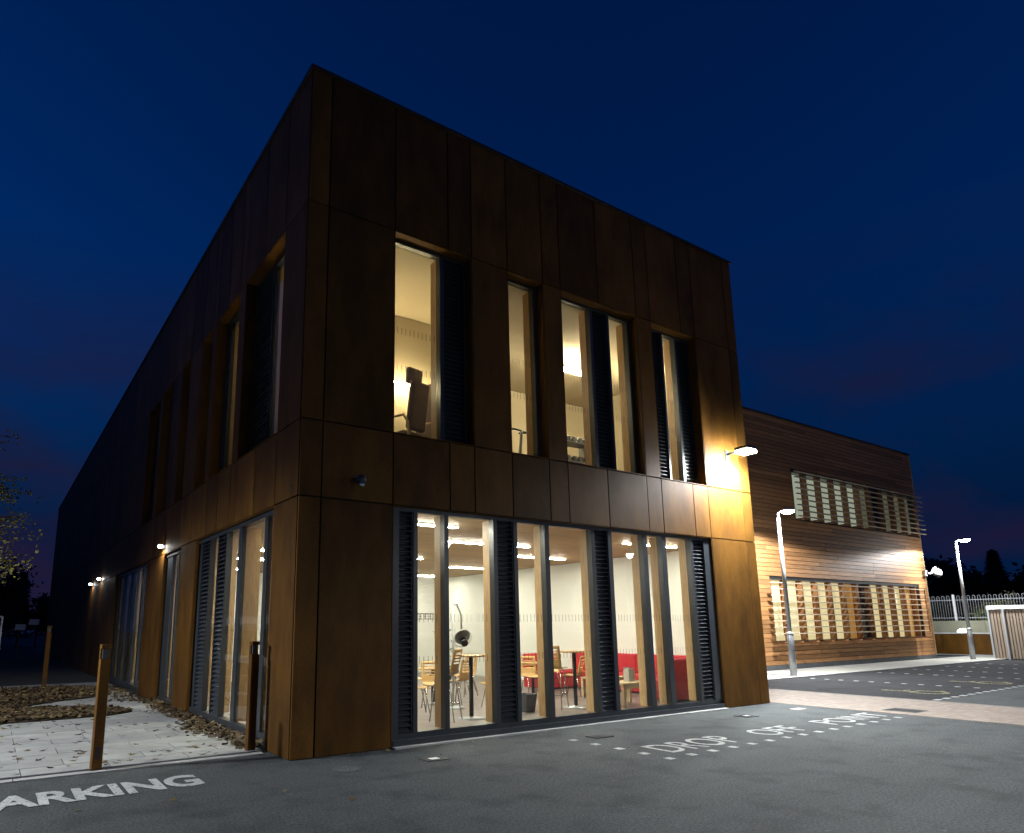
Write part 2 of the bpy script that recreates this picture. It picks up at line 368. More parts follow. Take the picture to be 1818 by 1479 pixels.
# white squares painted on the ground
pm = {}
def square(x, y, sx=0.115, sy=0.115, z=0.004):
    unit('painted_square', (sx, sy, 0.003), 'paint_white', ground, (x-sx/2+random.uniform(-.006, .006), y-sy/2, z))
for i in range(4): square(3.84, -0.97-0.425*i)
for i in range(15): square(3.82+0.434*i, -2.65+0.005*i)
for X in (17.2, 21.25, 23.83, 26.45, 29.2):
    for i in range(11 if X > 17.3 else 11): square(X, 2.88-0.41*i, z=0.0045)
for i in range(30): square(13.5+0.463*i, -1.79+0.01*min(i, 12), sx=0.2, z=0.004)
def words(text, x0, x1, y0, y1, material, thick=0.0, label=None):
    cu = bpy.data.curves.new('painted_word', 'FONT'); cu.body = text; cu.size = 1; cu.offset = thick; cu.fill_mode = 'FRONT'
    o = bpy.data.objects.new('painted_word', cu); COL.objects.link(o)
    bpy.context.view_layer.update()
    dg = bpy.context.evaluated_depsgraph_get(); me = bpy.data.meshes.new_from_object(o.evaluated_get(dg))
    xs = [v.co.x for v in me.vertices]; ys = [v.co.y for v in me.vertices]
    ax, ay = (x1-x0)/(max(xs)-min(xs)), (y1-y0)/(max(ys)-min(ys)); mx_, my_ = min(xs), min(ys)
    for v in me.vertices: v.co = (x0+(v.co.x-mx_)*ax, y0+(v.co.y-my_)*ay, 0.0075)
    bpy.data.objects.remove(o); me.materials.clear(); me.materials.append(MAT[material])
    q = link('painted_word', me, None, ground); q['label'] = label or ('white painted ground lettering reading ' + text)
words('DROP', 4.17, 5.72, -2.44, -1.88, 'paint_white', 0.005)
words('OFF', 6.38, 7.45, -2.42, -1.90, 'paint_white', 0.005)
words('POINT', 8.22, 10.1, -2.40, -1.92, 'paint_white', 0.005)
words('PARKING', -3.27, -1.16, -0.70, -0.09, 'paint_white', 0.035)
# wheelchair bay symbols
def stroke(mb, pts, wd, z0, z1):
    for a, b in zip(pts[:-1], pts[1:]):
        a, b = Vector(a), Vector(b); d = (b-a).normalized()*wd/2; nrm = Vector((-d.y, d.x))
        mb.prism([tuple(a-d+nrm)[:2], tuple(a-d-nrm)[:2], tuple(b+d-nrm)[:2], tuple(b+d+nrm)[:2]][::1], z0, z1)
def symbol(cx, cy_):
    mb = MB(); z = 0.0045
    P = lambda x, y: (cx+x, cy_+y)
    mb.prism([P(-0.12+0.1*math.cos(t*math.pi/6), 0.6+0.1*math.sin(t*math.pi/6)) for t in range(12)], z, z+0.003)
    part_ = [P(-0.10, 0.46), P(-0.06, 0.02), P(0.26, 0.02), P(0.40, -0.42), P(0.52, -0.36)]
    for k, (a, b) in enumerate(zip(part_[:-1], part_[1:])): stroke(mb, [a, b], 0.085, z, z+0.0032+0.0004*k)
    stroke(mb, [P(-0.08, 0.24), P(0.2, 0.24)], 0.075, z, z+0.0058)
    arc = [P(0.0+0.36*math.cos(R(a)), -0.27+0.36*math.sin(R(a))) for a in range(125, 345, 20)]
    for k, (a, b) in enumerate(zip(arc[:-1], arc[1:])): stroke(mb, [a, b], 0.08, z, z+0.0062+0.0003*(k % 2))
    o = part('painted_wheelchair_symbol', mb, 'paint_yellow', ground); o['label'] = 'faded yellow wheelchair symbol painted in a bay'
symbol(15.1, -0.72); symbol(19.15, -0.65)
# covers and gratings in the asphalt
def cover(label, x, y, sx, sy, kind='square'):
    t = thing('drain_cover', label, 'drain cover', (x, y, 0.001))
    if kind == 'round':
        part('rim', MB().lathe([(sx/2, 0), (sx/2, 0.006), (sx/2-0.03, 0.006), (sx/2-0.03, 0.004)], 28), 'lid_grey', t)
        part('lid', MB().lathe([(sx/2-0.035, 0), (sx/2-0.035, 0.005)], 28), 'lid_grey', t); return
    if kind == 'plate':
        part('lid', B(-sx/2, sx/2, -sy/2, sy/2, 0, 0.006), 'kerb', t); part('rim', MB().box(-sx/2-.02, -sx/2-.001, -sy/2, sy/2, 0, .005).box(sx/2+.001, sx/2+.02, -sy/2, sy/2, 0, .005), 'iron', t); return
    mb = MB(); f = 0.03
    mb.box(-sx/2, sx/2, -sy/2, -sy/2+f, 0, 0.008).box(-sx/2, sx/2, sy/2-f, sy/2, 0, 0.008)
    mb.box(-sx/2, -sx/2+f, -sy/2+f, sy/2-f, 0, 0.0078).box(sx/2-f, sx/2, -sy/2+f, sy/2-f, 0, 0.0078)
    part('rim', mb, 'iron', t)
    part('lid', B(-sx/2+f, sx/2-f, -sy/2+f, sy/2-f, 0, 0.005), 'iron', t)
    n = max(3, int(sx/0.06)); g = MB()
    for i in range(n):
        x0 = -sx/2+f+0.01+(sx-2*f-0.02)*i/n; g.box(x0, x0+0.018, -sy/2+f+.01, sy/2-f-.01, 0.004, 0.0075)
    part('grating', g, 'iron', t)
    if kind == 'light':
        part('lens', B(-0.06, 0.06, -0.045, 0.045, 0.004, 0.011), 'white_paint', t)
cover('small square cover with pale centre set in asphalt below the right corten column', 8.08, -0.90, 0.34, 0.28, 'light')
cover('square gulley cover with white centre near the dark louvre by the corner column', 1.50, -0.95, 0.30, 0.24, 'light')
cover('leaf strewn gulley cover in front of the middle of the glazing', 4.38, -0.95, 0.34, 0.24)
cover('pale round cover set in asphalt in front of the corner column', 0.37, -0.87, 0.34, 0.34, 'round')
cover('long dark grating set in the brick path', 11.05, -2.2, 0.5, 0.58)
cover('pale rectangular cover beside the brick path', 9.76, -0.88, 0.34, 0.16, 'plate')

# left hand paving: slabs on a bed, kerb, planting beds
pv = struct('paving', B(-14, -0.06, 0.78, 30, -0.2, 0.012), 'joint')
me_sl = {}
row = 0; y = 0.80
while y < 15.5:
    d = 0.447; x = -0.07 - (0.45 if row % 2 else 0.0)
    first = True
    while x > -9.0:
        L_ = 0.894
        if first and row % 2: x0 = -0.07-0.444; wdt = 0.444
        else: x0 = x-L_; wdt = L_
        if first and not row % 2: x0 = -0.07-L_; wdt = L_
        vis = (x0+wdt) > -3.4-0.05*(y)
        if vis:
            unit('slab', (wdt-0.007, d-0.006, 0.05), 'paving', pv, (x0, y, -0.018+random.uniform(-.0012, .0012)))
        x = x0 - 0.003 if not (first and row % 2) else x0
        first = False
    y += d+0.002; row += 1
    if row % 40 == 0: pass
for i in range(9): unit('kerb_stone', (0.905, 0.14, 0.12), 'kerb', ke, (-0.09-0.915*(i+1), 0.635, -0.105))
# raised beds of soil under leaf litter (two lobes with a pale path between)
def blob(pts, z0, z1): return MB().prism(pts, z0, z1)
bed1 = [(-9, 5.9), (-2.9, 5.95), (-1.9, 6.0), (-1.2, 6.1), (-0.75, 6.45), (-0.85, 7.1), (-1.3, 7.7), (-2.0, 8.1), (-2.7, 8.3), (-9, 8.6)]
bed2 = [(-9, 8.9), (-2.8, 8.5), (-2.35, 9.0), (-1.7, 9.7), (-1.0, 10.2), (-0.6, 11.0), (-0.6, 13.2), (-1.5, 14.1), (-9, 14.6)]
struct('planting_bed', blob(bed1, 0.0, 0.055), 'soil')
struct('planting_bed', blob(bed2, 0.0, 0.055), 'soil')
struct('back_ground', B(-60, -0.05, 15.4, 120, -0.1, 0.018), 'dark_ground')

# ------------------------------------------------------------------ corten building
cb = thing('corten_building', 'two storey rust brown steel clad building with lit glazed ground floor', 'building')
XJ = [0, .32, 1.42, 2.41, 2.88, 3.64, 4.45, 4.88, 5.86, 6.92, 7.34, 8.30, 8.78, 9.97, 10.29]
H1, H2, H3, H4 = 3.33, 4.40, 7.67, 9.86
G = 0.011
back = MB(); lining = MB()
def fpanel(x0, x1, z0, z1, lab=None):
    unit('cladding_panel', (x1-x0-2*G, 0.025, z1-z0-2*G), 'corten', cb, (x0+G, random.uniform(-.0015, .0015), z0+G))
    back.box(max(x0+0.001, 0.035), x1-0.001, 0.035, 0.30, z0+0.001, z1-0.001)
    lining.box(max(x0, 0.33), min(x1, 9.97), 0.302, 0.328, z0, z1)
up_open = [(1.42, 2.88), (3.64, 4.45), (4.88, 6.92), (7.34, 8.78)]
for a, b in zip(XJ[:-1], XJ[1:]):
    if b <= 1.43 or a >= 8.77: fpanel(a, b, 0.0, H1)
    fpanel(a, b, H1, H2)
    if not any(a >= o0-.01 and b <= o1+.01 for o0, o1 in up_open): fpanel(a, b, H2, H3)
    fpanel(a, b, H3, H4)
YO_low = [(0.93, 5.40), (6.65, 8.38), (10.45, 15.8)]
YO_up = [(0.93, 2.88), (3.23, 4.75), (5.07, 5.90), (6.93, 7.70), (8.69, 9.90), (10.30, 11.80)]
def lpanel(y0, y1, z0, z1):
    unit('cladding_panel', (0.025, y1-y0-2*G, z1-z0-2*G), 'corten', cb, (random.uniform(-.0015, .0015), y0+G, z0+G))
    back.box(0.035, 0.30, max(y0, 0.301)+0.001, y1-0.001, z0+0.001, z1-0.001)
    if y1 < 17: lining.box(0.302, 0.327, max(y0, 0.33), y1, z0, z1)
YJ = [0.026, .93, 1.90, 2.88, 3.23, 4.00, 4.75, 5.07, 5.40, 5.90, 6.65, 6.93, 7.70, 8.38, 8.69, 9.90, 10.30, 10.45, 11.8]
yy = 11.8
while yy < 45: yy += 1.3; YJ.append(round(min(yy, 45.6), 3))
if YJ[-1] < 45.6: YJ.append(45.6)
merge = lambda js, drop: [j for j in js if not any(abs(j-d) < .01 for d in drop)]
def run(js, z0, z1, openings):
    for a, b in zip(js[:-1], js[1:]):
        if any(a >= o0-.01 and b <= o1+.01 for o0, o1 in openings): continue
        lpanel(a, b, z0, z1)
run([0.026, .93, 5.40, 6.65, 8.38, 10.45, 15.8] + [15.8+1.3*i for i in range(1, 23)] + [45.6], 0, H1, YO_low)
run(merge(YJ, [5.40, 6.65, 8.38, 10.45]), H1, H2, [])
run(merge(YJ, [5.40, 6.65, 8.38, 10.45, 1.9, 4.0]) , H2, H3, YO_up)
run(merge(YJ, [5.40, 6.65, 8.38, 10.45]), H3, H4, [])
part('wall', back, 'backing', cb)
part('wall_lining', lining, 'plaster', cb)
cop = MB().box(-0.03, 10.32, -0.03, 0.34, H4+0.002, 9.915).box(-0.03, 0.34, 0.341, 45.62, H4+0.002, 9.913)
part('coping', cop, 'coping', cb)
part('roof', B(0.31, 10.28, 0.31, 45.6, 9.3, 9.4), 'slab_dark', cb)
part('side_wall', MB().box(10.06, 10.28, 0.31, 45.6, 0, 9.85).box(0.31, 10.05, 45.3, 45.6, 0, 9.85), 'corten', cb)
def reveal(o0, o1, z0, z1, d, axis, sill=True):
    """Folded steel lining of an opening, from the panel face to the frame."""
    t = 0.012; mb = MB()
    def bb(a0, a1, d0, d1, zz0, zz1):
        if axis == 'x': mb.box(a0, a1, d0, d1, zz0, zz1)
        else: mb.box(d0, d1, a0, a1, zz0, zz1)
    bb(o0, o1, 0.004, d, z1-t, z1-0.002); bb(o0, o0+t, 0.004, d, z0, z1-t-.001); bb(o1-t, o1, 0.004, d, z0, z1-t-.001)
    if sill: bb(o0-0.0, o1, -0.012, d, z0-0.0, z0+t)
    part('reveal', mb, 'corten', cb)
SL = {'n': 0}
def glazing(name, axis, o0, o1, z0, z1, d, items, rail_b, rail_t, dashes=(), single=True, label=None, timber=True):
    """A window in plane depth d: items = [('g',a,b), ('l',a,b), ('m',a,b)] along the opening."""
    wo = MB()
    def bb(mb, a0, a1, d0, d1, zz0, zz1):
        if axis == 'x': mb.box(a0, a1, d0, d1, zz0, zz1)
        else: mb.box(d0, d1, a0, a1, zz0, zz1)
    zb, zt = z0+rail_b+.0005, z1-rail_t-.0005
    w_ = link(name, None, None, cb)
    fr = MB(); bb(fr, o0, o1, d-0.05, d+0.05, z0, z0+rail_b); part('bottom_rail', fr, 'frame', w_)
    fr = MB(); bb(fr, o0, o1, d-0.048, d+0.05, z1-rail_t, z1); part('top_rail', fr, 'frame', w_)
    if label: w_['label'] = label
    for k, a, b in items:
        if k == 'm':
            mb = MB(); bb(mb, a, b, d-(0.07 if axis == 'x' else 0.02), d+0.05, zb, zt); part('mullion', mb, 'frame', w_)
            if timber and b-a > 0.05:
                mb = MB(); bb(mb, a+0.004, b-0.004, d+0.052, d+(0.22 if axis == 'x' else 0.30), zb, zt); part('timber_post', mb, 'inner_timber', w_)
        elif k == 'g':
            mb = MB(); bb(mb, a, b, d, d+0.008, zb, zt); g = part('pane', mb, 'glass', w_)
            for za, zc in dashes:
                ds = MB(); q = a+0.06
                while q < b-0.04:
                    bb(ds, q, q+0.016, d-0.002, d-0.0008, za, zc); q += 0.075
                if ds.v:
                    part('manifestation', ds, 'frosted', w_, kind='stuff')
        elif k == 'l':
            mb = MB(); bb(mb, a, b, d+0.035, d+0.05, zb, zt); lo = part('louvre', mb, 'frame', w_)
            e = MB(); bb(e, a, a+0.02, d-0.05, d+0.034, zb, zt); bb(e, b-0.02, b, d-0.05, d+0.034, zb, zt)
            part('louvre_jamb', e, 'frame', w_)
            n = int((zt-zb)/0.075); pitch = (zt-zb)/n
            if single:
                sm = MB(); L_ = b-a-0.044
                # a bent blade: sloping face with a lip
                prof = [(-0.045, 0.0), (-0.040, 0.0), (0.028, 0.045), (0.028, 0.050), (-0.045, 0.006)]
                i = 0
                for px in (0, L_):
                    for (dd, zz) in prof:
                        sm.v.append((px, dd, zz) if axis == 'x' else (dd, px, zz))
                m_ = len(prof); sm.f = [tuple(range(m_)), tuple(range(2*m_-1, m_-1, -1))] + [(j, m_+j, m_+(j+1) % m_, (j+1) % m_) for j in range(m_)]
                me = sm.mesh('blade'); me.materials.append(MAT['louvre'])
                for i in range(n):
                    zc = zb+pitch*i+0.01
                    link('blade', me, None, w_, (a+0.022, d, zc) if axis == 'x' else (d, a+0.022, zc)); SL['n'] += 1
            else:
                sm = MB()
                for i in range(n):
                    zc = zb+pitch*i+0.01; j = len(sm.v)
                    for px in (a+0.022, b-0.022):
                        for dd, zz in ((-0.045, 0), (0.028, 0.045), (0.028, 0.05), (-0.045, 0.006)):
                            sm.v.append((px, d+dd, zc+zz) if axis == 'x' else (d+dd, px, zc+zz))
                    sm.f += [(j, j+1, j+2, j+3), (j+7, j+6, j+5, j+4)] + [(j+q, j+4+q, j+4+(q+1) % 4, j+(q+1) % 4) for q in range(4)]
                part('blades', sm, 'louvre', w_, kind='stuff')
    return w_
D1 = ((1.67, 1.79), (1.08, 1.19))
glazing('shopfront', 'x', 1.42, 8.78, 0.022, 3.318, 0.11, [
    ('m', 1.434, 1.54), ('l', 1.54, 1.79), ('m', 1.79, 1.86), ('g', 1.86, 2.325), ('m', 2.325, 2.40), ('g', 2.40, 3.25), ('m', 3.25, 3.32),
    ('l', 3.32, 3.66), ('m', 3.66, 3.735), ('g', 3.735, 4.32), ('m', 4.32, 4.42), ('g', 4.42, 5.40), ('m', 5.40, 5.49), ('l', 5.49, 5.82),
    ('m', 5.82, 5.92), ('g', 5.92, 6.74), ('m', 6.74, 6.86), ('g', 6.86, 7.27), ('m', 7.27, 7.40), ('g', 7.40, 8.13), ('m', 8.13, 8.21),
    ('l', 8.21, 8.55), ('m', 8.55, 8.766)], 0.15, 0.055, D1, label='dark framed ground floor glazing with louvre strips along the front')
reveal(1.42, 8.78, 0.024, 3.332, 0.058, 'x', sill=False)
part('sill', B(1.44, 8.76, -0.01, 0.057, 0.024, 0.095), 'frame', cb)
D2 = ((6.10, 6.21), (5.48, 5.59))
for o0, o1, items, single in [
    (1.42, 2.88, [('m', 1.434, 1.47), ('g', 1.47, 2.36), ('m', 2.36, 2.43), ('l', 2.43, 2.866)], True),
    (3.64, 4.45, [('m', 3.654, 3.70), ('g', 3.70, 4.36), ('m', 4.36, 4.436)], True),
    (4.88, 6.92, [('m', 4.894, 4.93), ('g', 4.93, 5.78), ('m', 5.78, 5.85), ('l', 5.85, 6.25), ('m', 6.25, 6.31), ('g', 6.31, 6.83), ('m', 6.83, 6.906)], True),
    (7.34, 8.78, [('l', 7.354, 7.86), ('m', 7.86, 7.91), ('g', 7.91, 8.29), ('m', 8.29, 8.35), ('l', 8.35, 8.766)], False)]:
    glazing('upper_window', 'x', o0, o1, H2+0.015, H3-0.015, 0.25, items, 0.05, 0.05, D2, single)
    reveal(o0, o1, H2, H3, 0.195, 'x')
glazing('side_glazing', 'y', 0.93, 5.40, 0.03, 3.30, 0.11, [('m', 0.944, 1.0), ('g', 1.0, 1.42), ('m', 1.42, 1.56), ('g', 1.56, 2.68), ('m', 2.68, 2.86),
    ('g', 2.86, 3.46), ('l', 3.46, 4.0), ('m', 4.0, 4.06), ('g', 4.06, 4.52), ('l', 4.52, 5.12), ('m', 5.12, 5.386)], 0.14, 0.06, D1, single=False)
glazing('side_door', 'y', 6.65, 8.38, 0.03, 3.30, 0.11, [('m', 6.664, 6.72), ('g', 6.72, 7.25), ('m', 7.25, 7.37), ('g', 7.37, 7.86), ('m', 7.86, 8.366)], 0.10, 0.06, (), single=False)
glazing('side_glazing', 'y', 10.45, 15.8, 0.03, 3.30, 0.11, [('m', 10.464, 10.55), ('g', 10.55, 11.4), ('m', 11.4, 11.6), ('g', 11.6, 12.4), ('m', 12.4, 12.55), ('g', 12.55, 13.3),
    ('m', 13.3, 13.5), ('g', 13.5, 14.4), ('m', 14.4, 14.7), ('g', 14.7, 15.6), ('m', 15.6, 15.786)], 0.14, 0.06, (), single=False)
for o0, o1 in YO_low: reveal(o0, o1, 0.024, 3.332, 0.058, 'y', sill=False)
for k, (o0, o1) in enumerate(YO_up):
    gl = o0 + (1.03 if k == 0 else 1.32 if k == 1 else (o1-o0)*0.65)
    glazing('upper_side_window', 'y', o0, o1, H2+0.015, H3-0.015, 0.25, [('m', o0+.014, o0+.05), ('g', o0+.05, gl), ('m', gl, gl+.06), ('l', gl+.06, o1-.014)] if o1-gl > .2 else
            [('m', o0+.014, o0+.05), ('g', o0+.05, o1-.07), ('m', o1-.07, o1-.014)], 0.05, 0.05, (), False, timber=(k < 2))
    reveal(o0, o1, H2, H3, 0.195, 'y')

# rooms behind the glass
FL = 0.06
part('floor', B(0.305, 10.05, 0.305, 16.5, -0.05, FL), 'room_floor', cb)
iw = MB().box(9.98, 10.05, 0.31, 12.5, FL+.001, 3.30).box(0.31, 9.975, 12.4, 12.5, FL+.001, 3.298).box(3.2, 3.3, 12.51, 16.4, FL+.001, 3.298).box(0.31, 3.19, 16.3, 16.4, FL+.001, 3.298)
part('interior_wall', iw, 'plaster', cb)
ce = part('ceiling', B(0.305, 10.05, 0.305, 16.5, 3.36, 3.45), 'slab_dark', cb)
yy = 0.34
while yy < 12.3:
    unit('plank', (9.66, 0.188, 0.03), 'ceil_plank', ce, (0.31, yy, 3.305)); yy += 0.198
part('upper_slab', B(0.305, 10.05, 0.305, 16.4, 3.452, 4.1), 'slab_dark', cb)
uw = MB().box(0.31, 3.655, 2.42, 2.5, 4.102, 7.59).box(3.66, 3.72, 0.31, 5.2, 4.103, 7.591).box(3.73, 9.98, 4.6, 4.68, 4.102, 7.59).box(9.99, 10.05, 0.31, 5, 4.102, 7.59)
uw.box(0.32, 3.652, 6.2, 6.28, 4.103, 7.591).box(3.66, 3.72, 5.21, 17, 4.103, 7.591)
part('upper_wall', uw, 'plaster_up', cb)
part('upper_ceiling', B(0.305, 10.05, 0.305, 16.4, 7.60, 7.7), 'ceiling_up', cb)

# ------------------------------------------------------------------ timber building
tb = thing('timber_building', 'larch boarded two storey wing with horizontal slat sunscreens over its windows', 'building')
TY, TX0, TX1, TZ = 5.40, 10.35, 32.15, 9.42
LW = (19.62, 31.35, 0.98, 3.20); UW = (21.72, 32.0, 5.50, 7.36)
shell = MB()
def tbox(x0, x1, z0, z1): shell.box(x0, x1, TY+0.03, TY+0.6, z0, z1)
tbox(TX0, TX1, 0, LW[2]); tbox(TX0, LW[0], LW[2]+.001, LW[3]); tbox(LW[1], TX1, LW[2]+.001, LW[3])
tbox(TX0, TX1, LW[3]+.001, UW[2]); tbox(TX0, UW[0], UW[2]+.001, UW[3]); tbox(UW[1], TX1, UW[2]+.001, UW[3]); tbox(TX0, TX1, UW[3]+.001, TZ-.03)
shell.box(TX0, TX1, 16.9, 17, 0, TZ-.03)
shell.box(TX1-.1, TX1-.001, TY+.601, 16.899, 0, TZ-.031)
part('wall', shell, 'backing', tb)
part('roof', B(TX0, TX1+.03, TY-.03, 17.03, TZ-.028, TZ+.03), 'coping', tb)
part('plinth', B(TX0, TX1, TY-0.012, TY+0.028, 0.0, 0.19), 'plinth', tb)
PT = 0.155; z = 0.20; rowi = 0
while z < TZ-0.05:
    h = min(PT-0.015, TZ-0.03-z)
    spans = [(TX0, TX1)]
    for wx0, wx1, wz0, wz1 in (LW, UW):
        if z+h > wz0+.02 and z < wz1-.02:
            spans = [s for a, b in spans for s in ((a, min(b, wx0)), (max(a, wx1), b)) if s[1]-s[0] > 0.03]
    for a, b in spans:
        if b < 15.0: continue
        a = max(a, 15.0) if a < 15 else a
        x = a; k = 0
        while x < b-0.01:
            L_ = [4.8, 3.6, 4.2, 5.4][(rowi*7+k*3) % 4] if k else [1.7, 3.9, 2.8, 4.6, 3.3][(rowi*3) % 5]
            x2 = min(b, x+L_)
            if b-x2 < 0.5: x2 = b
            unit('board', (x2-x-0.004, 0.024, h), 'larch', tb, (x, TY+random.uniform(0, .004), z)); x = x2; k += 1
    z += PT; rowi += 1
part('corner_trim', B(TX1+0.001, TX1+0.03, TY-0.012, TY+0.06, 0.19, TZ-.03), 'larch_slat', tb)
def band(wn, nm, pitch0, pitch, blinds, slat_z, sx0, sx1):
    x0, x1, z0, z1 = wn
    wf = MB().box(x0, x1, TY+0.02, TY+0.30, z0, z0+0.03).box(x0, x1, TY+0.02, TY+0.30, z1-0.03, z1).box(x0, x0+.03, TY+.02, TY+.3, z0+.031, z1-.031).box(x1-.03, x1, TY+.02, TY+.3, z0+.031, z1-.031)
    fr = part(nm, wf, 'frame', tb)
    x = pitch0; k = 0
    while x < x1-0.1:
        unit('fin', (0.07, 0.25, z1-z0-0.065), 'larch_fin', fr, (x, TY+0.03, z0+0.0325))
        xe = min(x+pitch, x1-0.04)
        m_ = blinds[min(k, len(blinds)-1)]
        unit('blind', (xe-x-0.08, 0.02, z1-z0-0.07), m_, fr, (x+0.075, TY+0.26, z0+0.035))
        unit('pane', (xe-x-0.08, 0.008, z1-z0-0.07), 'glass', fr, (x+0.075, TY+0.2, z0+0.035))
        unit('bracket', (0.035, 0.42, 0.05), 'larch_fin', fr, (x+0.02, TY-0.40, z0-0.03 if nm == 'window_band' else z0-0.05))
        unit('hanger', (0.03, 0.05, slat_z[-1]-slat_z[0]+0.1), 'larch_fin', fr, (x+0.02, TY-0.345, slat_z[0]-0.05))
        x += pitch; k += 1
    for sz in slat_z:
        unit('sunscreen_slat', (sx1-sx0, 0.075, 0.035), 'larch_slat', fr, (sx0, TY-0.425, sz))
    part('backing_panel', B(x0+.03, x1-.03, TY+.301, TY+.32, z0, z1), 'room_dark', fr)
c, o_, d_, g_, dm = 'blind_glow', 'blind_glow_wood', 'room_dark', 'blind_cool', 'blind_dim'
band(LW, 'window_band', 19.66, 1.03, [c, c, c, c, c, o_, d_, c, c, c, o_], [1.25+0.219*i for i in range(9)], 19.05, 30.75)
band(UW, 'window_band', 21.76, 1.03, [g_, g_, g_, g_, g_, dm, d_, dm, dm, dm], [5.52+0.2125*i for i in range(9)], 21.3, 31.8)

# ------------------------------------------------------------------ lamps
fl = thing('floodlight', 'glaring white floodlight on a short arm beside the right upper window', 'floodlight', (9.53, 0, 5.16))
part('bracket', MB().box(-0.06, 0.06, -0.02, -0.003, -0.12, 0.10), 'frame', fl)
part('arm', MB().tube([(0, -0.02, 0), (0, -0.30, 0.03)], 0.022, 8), 'frame', fl)
part('housing', B(-0.17, 0.17, -0.62, -0.30, 0.0, 0.075), 'frame', fl, bevel=0.02)
part('lens', B(-0.155, 0.155, -0.605, -0.315, -0.06, -0.002), 'flood_glow', fl, bevel=0.012)
spot(fl, (0, -0.47, -0.08), P_FLOOD, radius=0.12, size=175, blend=0.75, rot=(R(6), 0, 0))
def lamp_post(label, x, y, h, power, arm=(0, -1), group='lamp posts', size=172, blend=0.12, soft=0.12):
    t = thing('lamp_post', label, 'lamp post', (x, y, 0.0), math.atan2(arm[0], -arm[1]), group)
    part('base_sleeve', MB().lathe([(0.10, 0.0), (0.10, 1.28), (0.075, 1.33)], 18), 'post_grey', t)
    part('collar', MB().lathe([(0.108, 1.25), (0.108, 1.32), (0.07, 1.36)], 18), 'galv', t)
    part('pole', MB().tube([(0, 0, 1.3), (0, 0, h-0.02)], [0.066, 0.05], 16), 'post_grey', t)
    part('spigot', MB().tube([(0, 0, h-0.08), (0, -0.04, h), (0, -0.16, h+0.02)], 0.028, 8), 'post_grey', t)
    hd = part('luminaire', MB().lathe([(0.20, 0.0), (0.235, 0.02), (0.22, 0.055), (0.10, 0.085)], 24, (0, -0.34, h)), 'post_grey', t)
    part('lens', MB().lathe([(0.09, -0.085), (0.165, -0.055), (0.19, -0.001)], 24, (0, -0.34, h)), 'lamp_glow', hd)
    spot(t, (0, -0.34, h-0.11), power, radius=soft, size=size, blend=blend)
    return t
lamp_post('grey lamp post lit in front of the timber wing windows', 17.46, 3.60, 5.12, P_POST)
lamp_post('grey lamp post lit beside the railings at the far end of the parking', 32.16, 4.03, 5.17, P_POST*0.55)
lamp_post('lamp post on the far side of the car park mirrored in the glazing', 12.8, -16.0, 5.15, P_POST*0.2, (0, 1))
lamp_post('lamp post further along the far side of the car park mirrored in the glazing', 23.4, -15.2, 5.15, P_POST*0.2, (0, 1))
lamp_post('lamp post behind the viewer lighting the drop off asphalt', 3.2, -12.0, 5.15, P_NEAR, (0, 1), size=160, blend=0.6)
lamp_post('lamp post beside the pale paving lighting the side of the corner column', -9.2, 2.4, 5.15, P_LEFT, (1, 0), size=172, blend=0.35, soft=0.3)
for y_, z_, lab in ((8.41, 3.50, 'small round wall light above the side door, nearest the corner'), (19.2, 3.42, 'small wall light on the dark side, second from the corner'), (21.6, 3.36, 'small wall light on the dark side, farthest from the corner')):
    t = thing('wall_light', lab, 'wall light', (0, y_, z_), 0, 'wall lights along the side')
    part('back_plate', MB().lathe([(0.07, 0.0), (0.07, 0.02)], 14, (-0.002, 0, 0), Matrix.Rotation(R(-90), 3, 'Y')), 'frame', t)
    part('hood', B(-0.15, -0.022, -0.06, 0.06, 0.03, 0.06), 'frame', t, bevel=0.01)
    part('lens', MB().lathe([(0.045, -0.03), (0.055, 0.0), (0.045, 0.028)], 14, (-0.095, 0, 0)), 'wall_glow', t)
    spot(t, (-0.16, 0, -0.04), P_WALL*(1 if y_ < 10 else 0.25), (1, 0.97, 0.88), 165, 0.3, 0.05)
# ------------------------------------------------------------------ security cameras
t = thing('security_camera', 'small dark dome camera fixed to the corten panel near the corner', 'security camera', (0.84, 0, 3.57))
part('mount', MB().lathe([(0.05, 0), (0.05, 0.02)], 14, (0, -0.001, 0.06), Matrix.Rotation(R(90), 3, 'X')), 'frame', t)
part('arm', MB().tube([(0, -0.01, 0.06), (0, -0.13, 0.07)], 0.018, 8), 'galv', t)
part('housing', MB().lathe([(0.055, -0.01), (0.065, 0.03), (0.05, 0.085), (0.02, 0.10)], 16, (0, -0.16, 0)), 'frame', t)
part('dome', MB().lathe([(0.012, -0.075), (0.04, -0.055), (0.052, -0.012)], 16, (0, -0.16, 0)), 'chrome', t)
t = thing('security_camera', 'white dome camera on a swan neck arm at the corner of the timber wing', 'security camera', (31.95, 5.38, 3.80))
part('bracket', B(-0.10, 0.10, -0.12, 0.0, -0.12, 0.14), 'white_paint', t, bevel=0.01)
part('arm', MB().tube([(0.0, -0.14, 0.0), (0.25, -0.16, 0.0), (0.45, -0.16, 0.06), (0.65, -0.16, 0.24), (0.85, -0.16, 0.30), (1.0, -0.16, 0.22)], 0.045, 10), 'white_paint', t)
part('housing', MB().lathe([(0.19, -0.12), (0.2, 0.0), (0.16, 0.12), (0.06, 0.2)], 18, (1.0, -0.16, 0.06)), 'white_paint', t)
part('dome', MB().lathe([(0.03, -0.22), (0.12, -0.19), (0.15, -0.122)], 18, (1.0, -0.16, 0.06)), 'lens_dark', t)
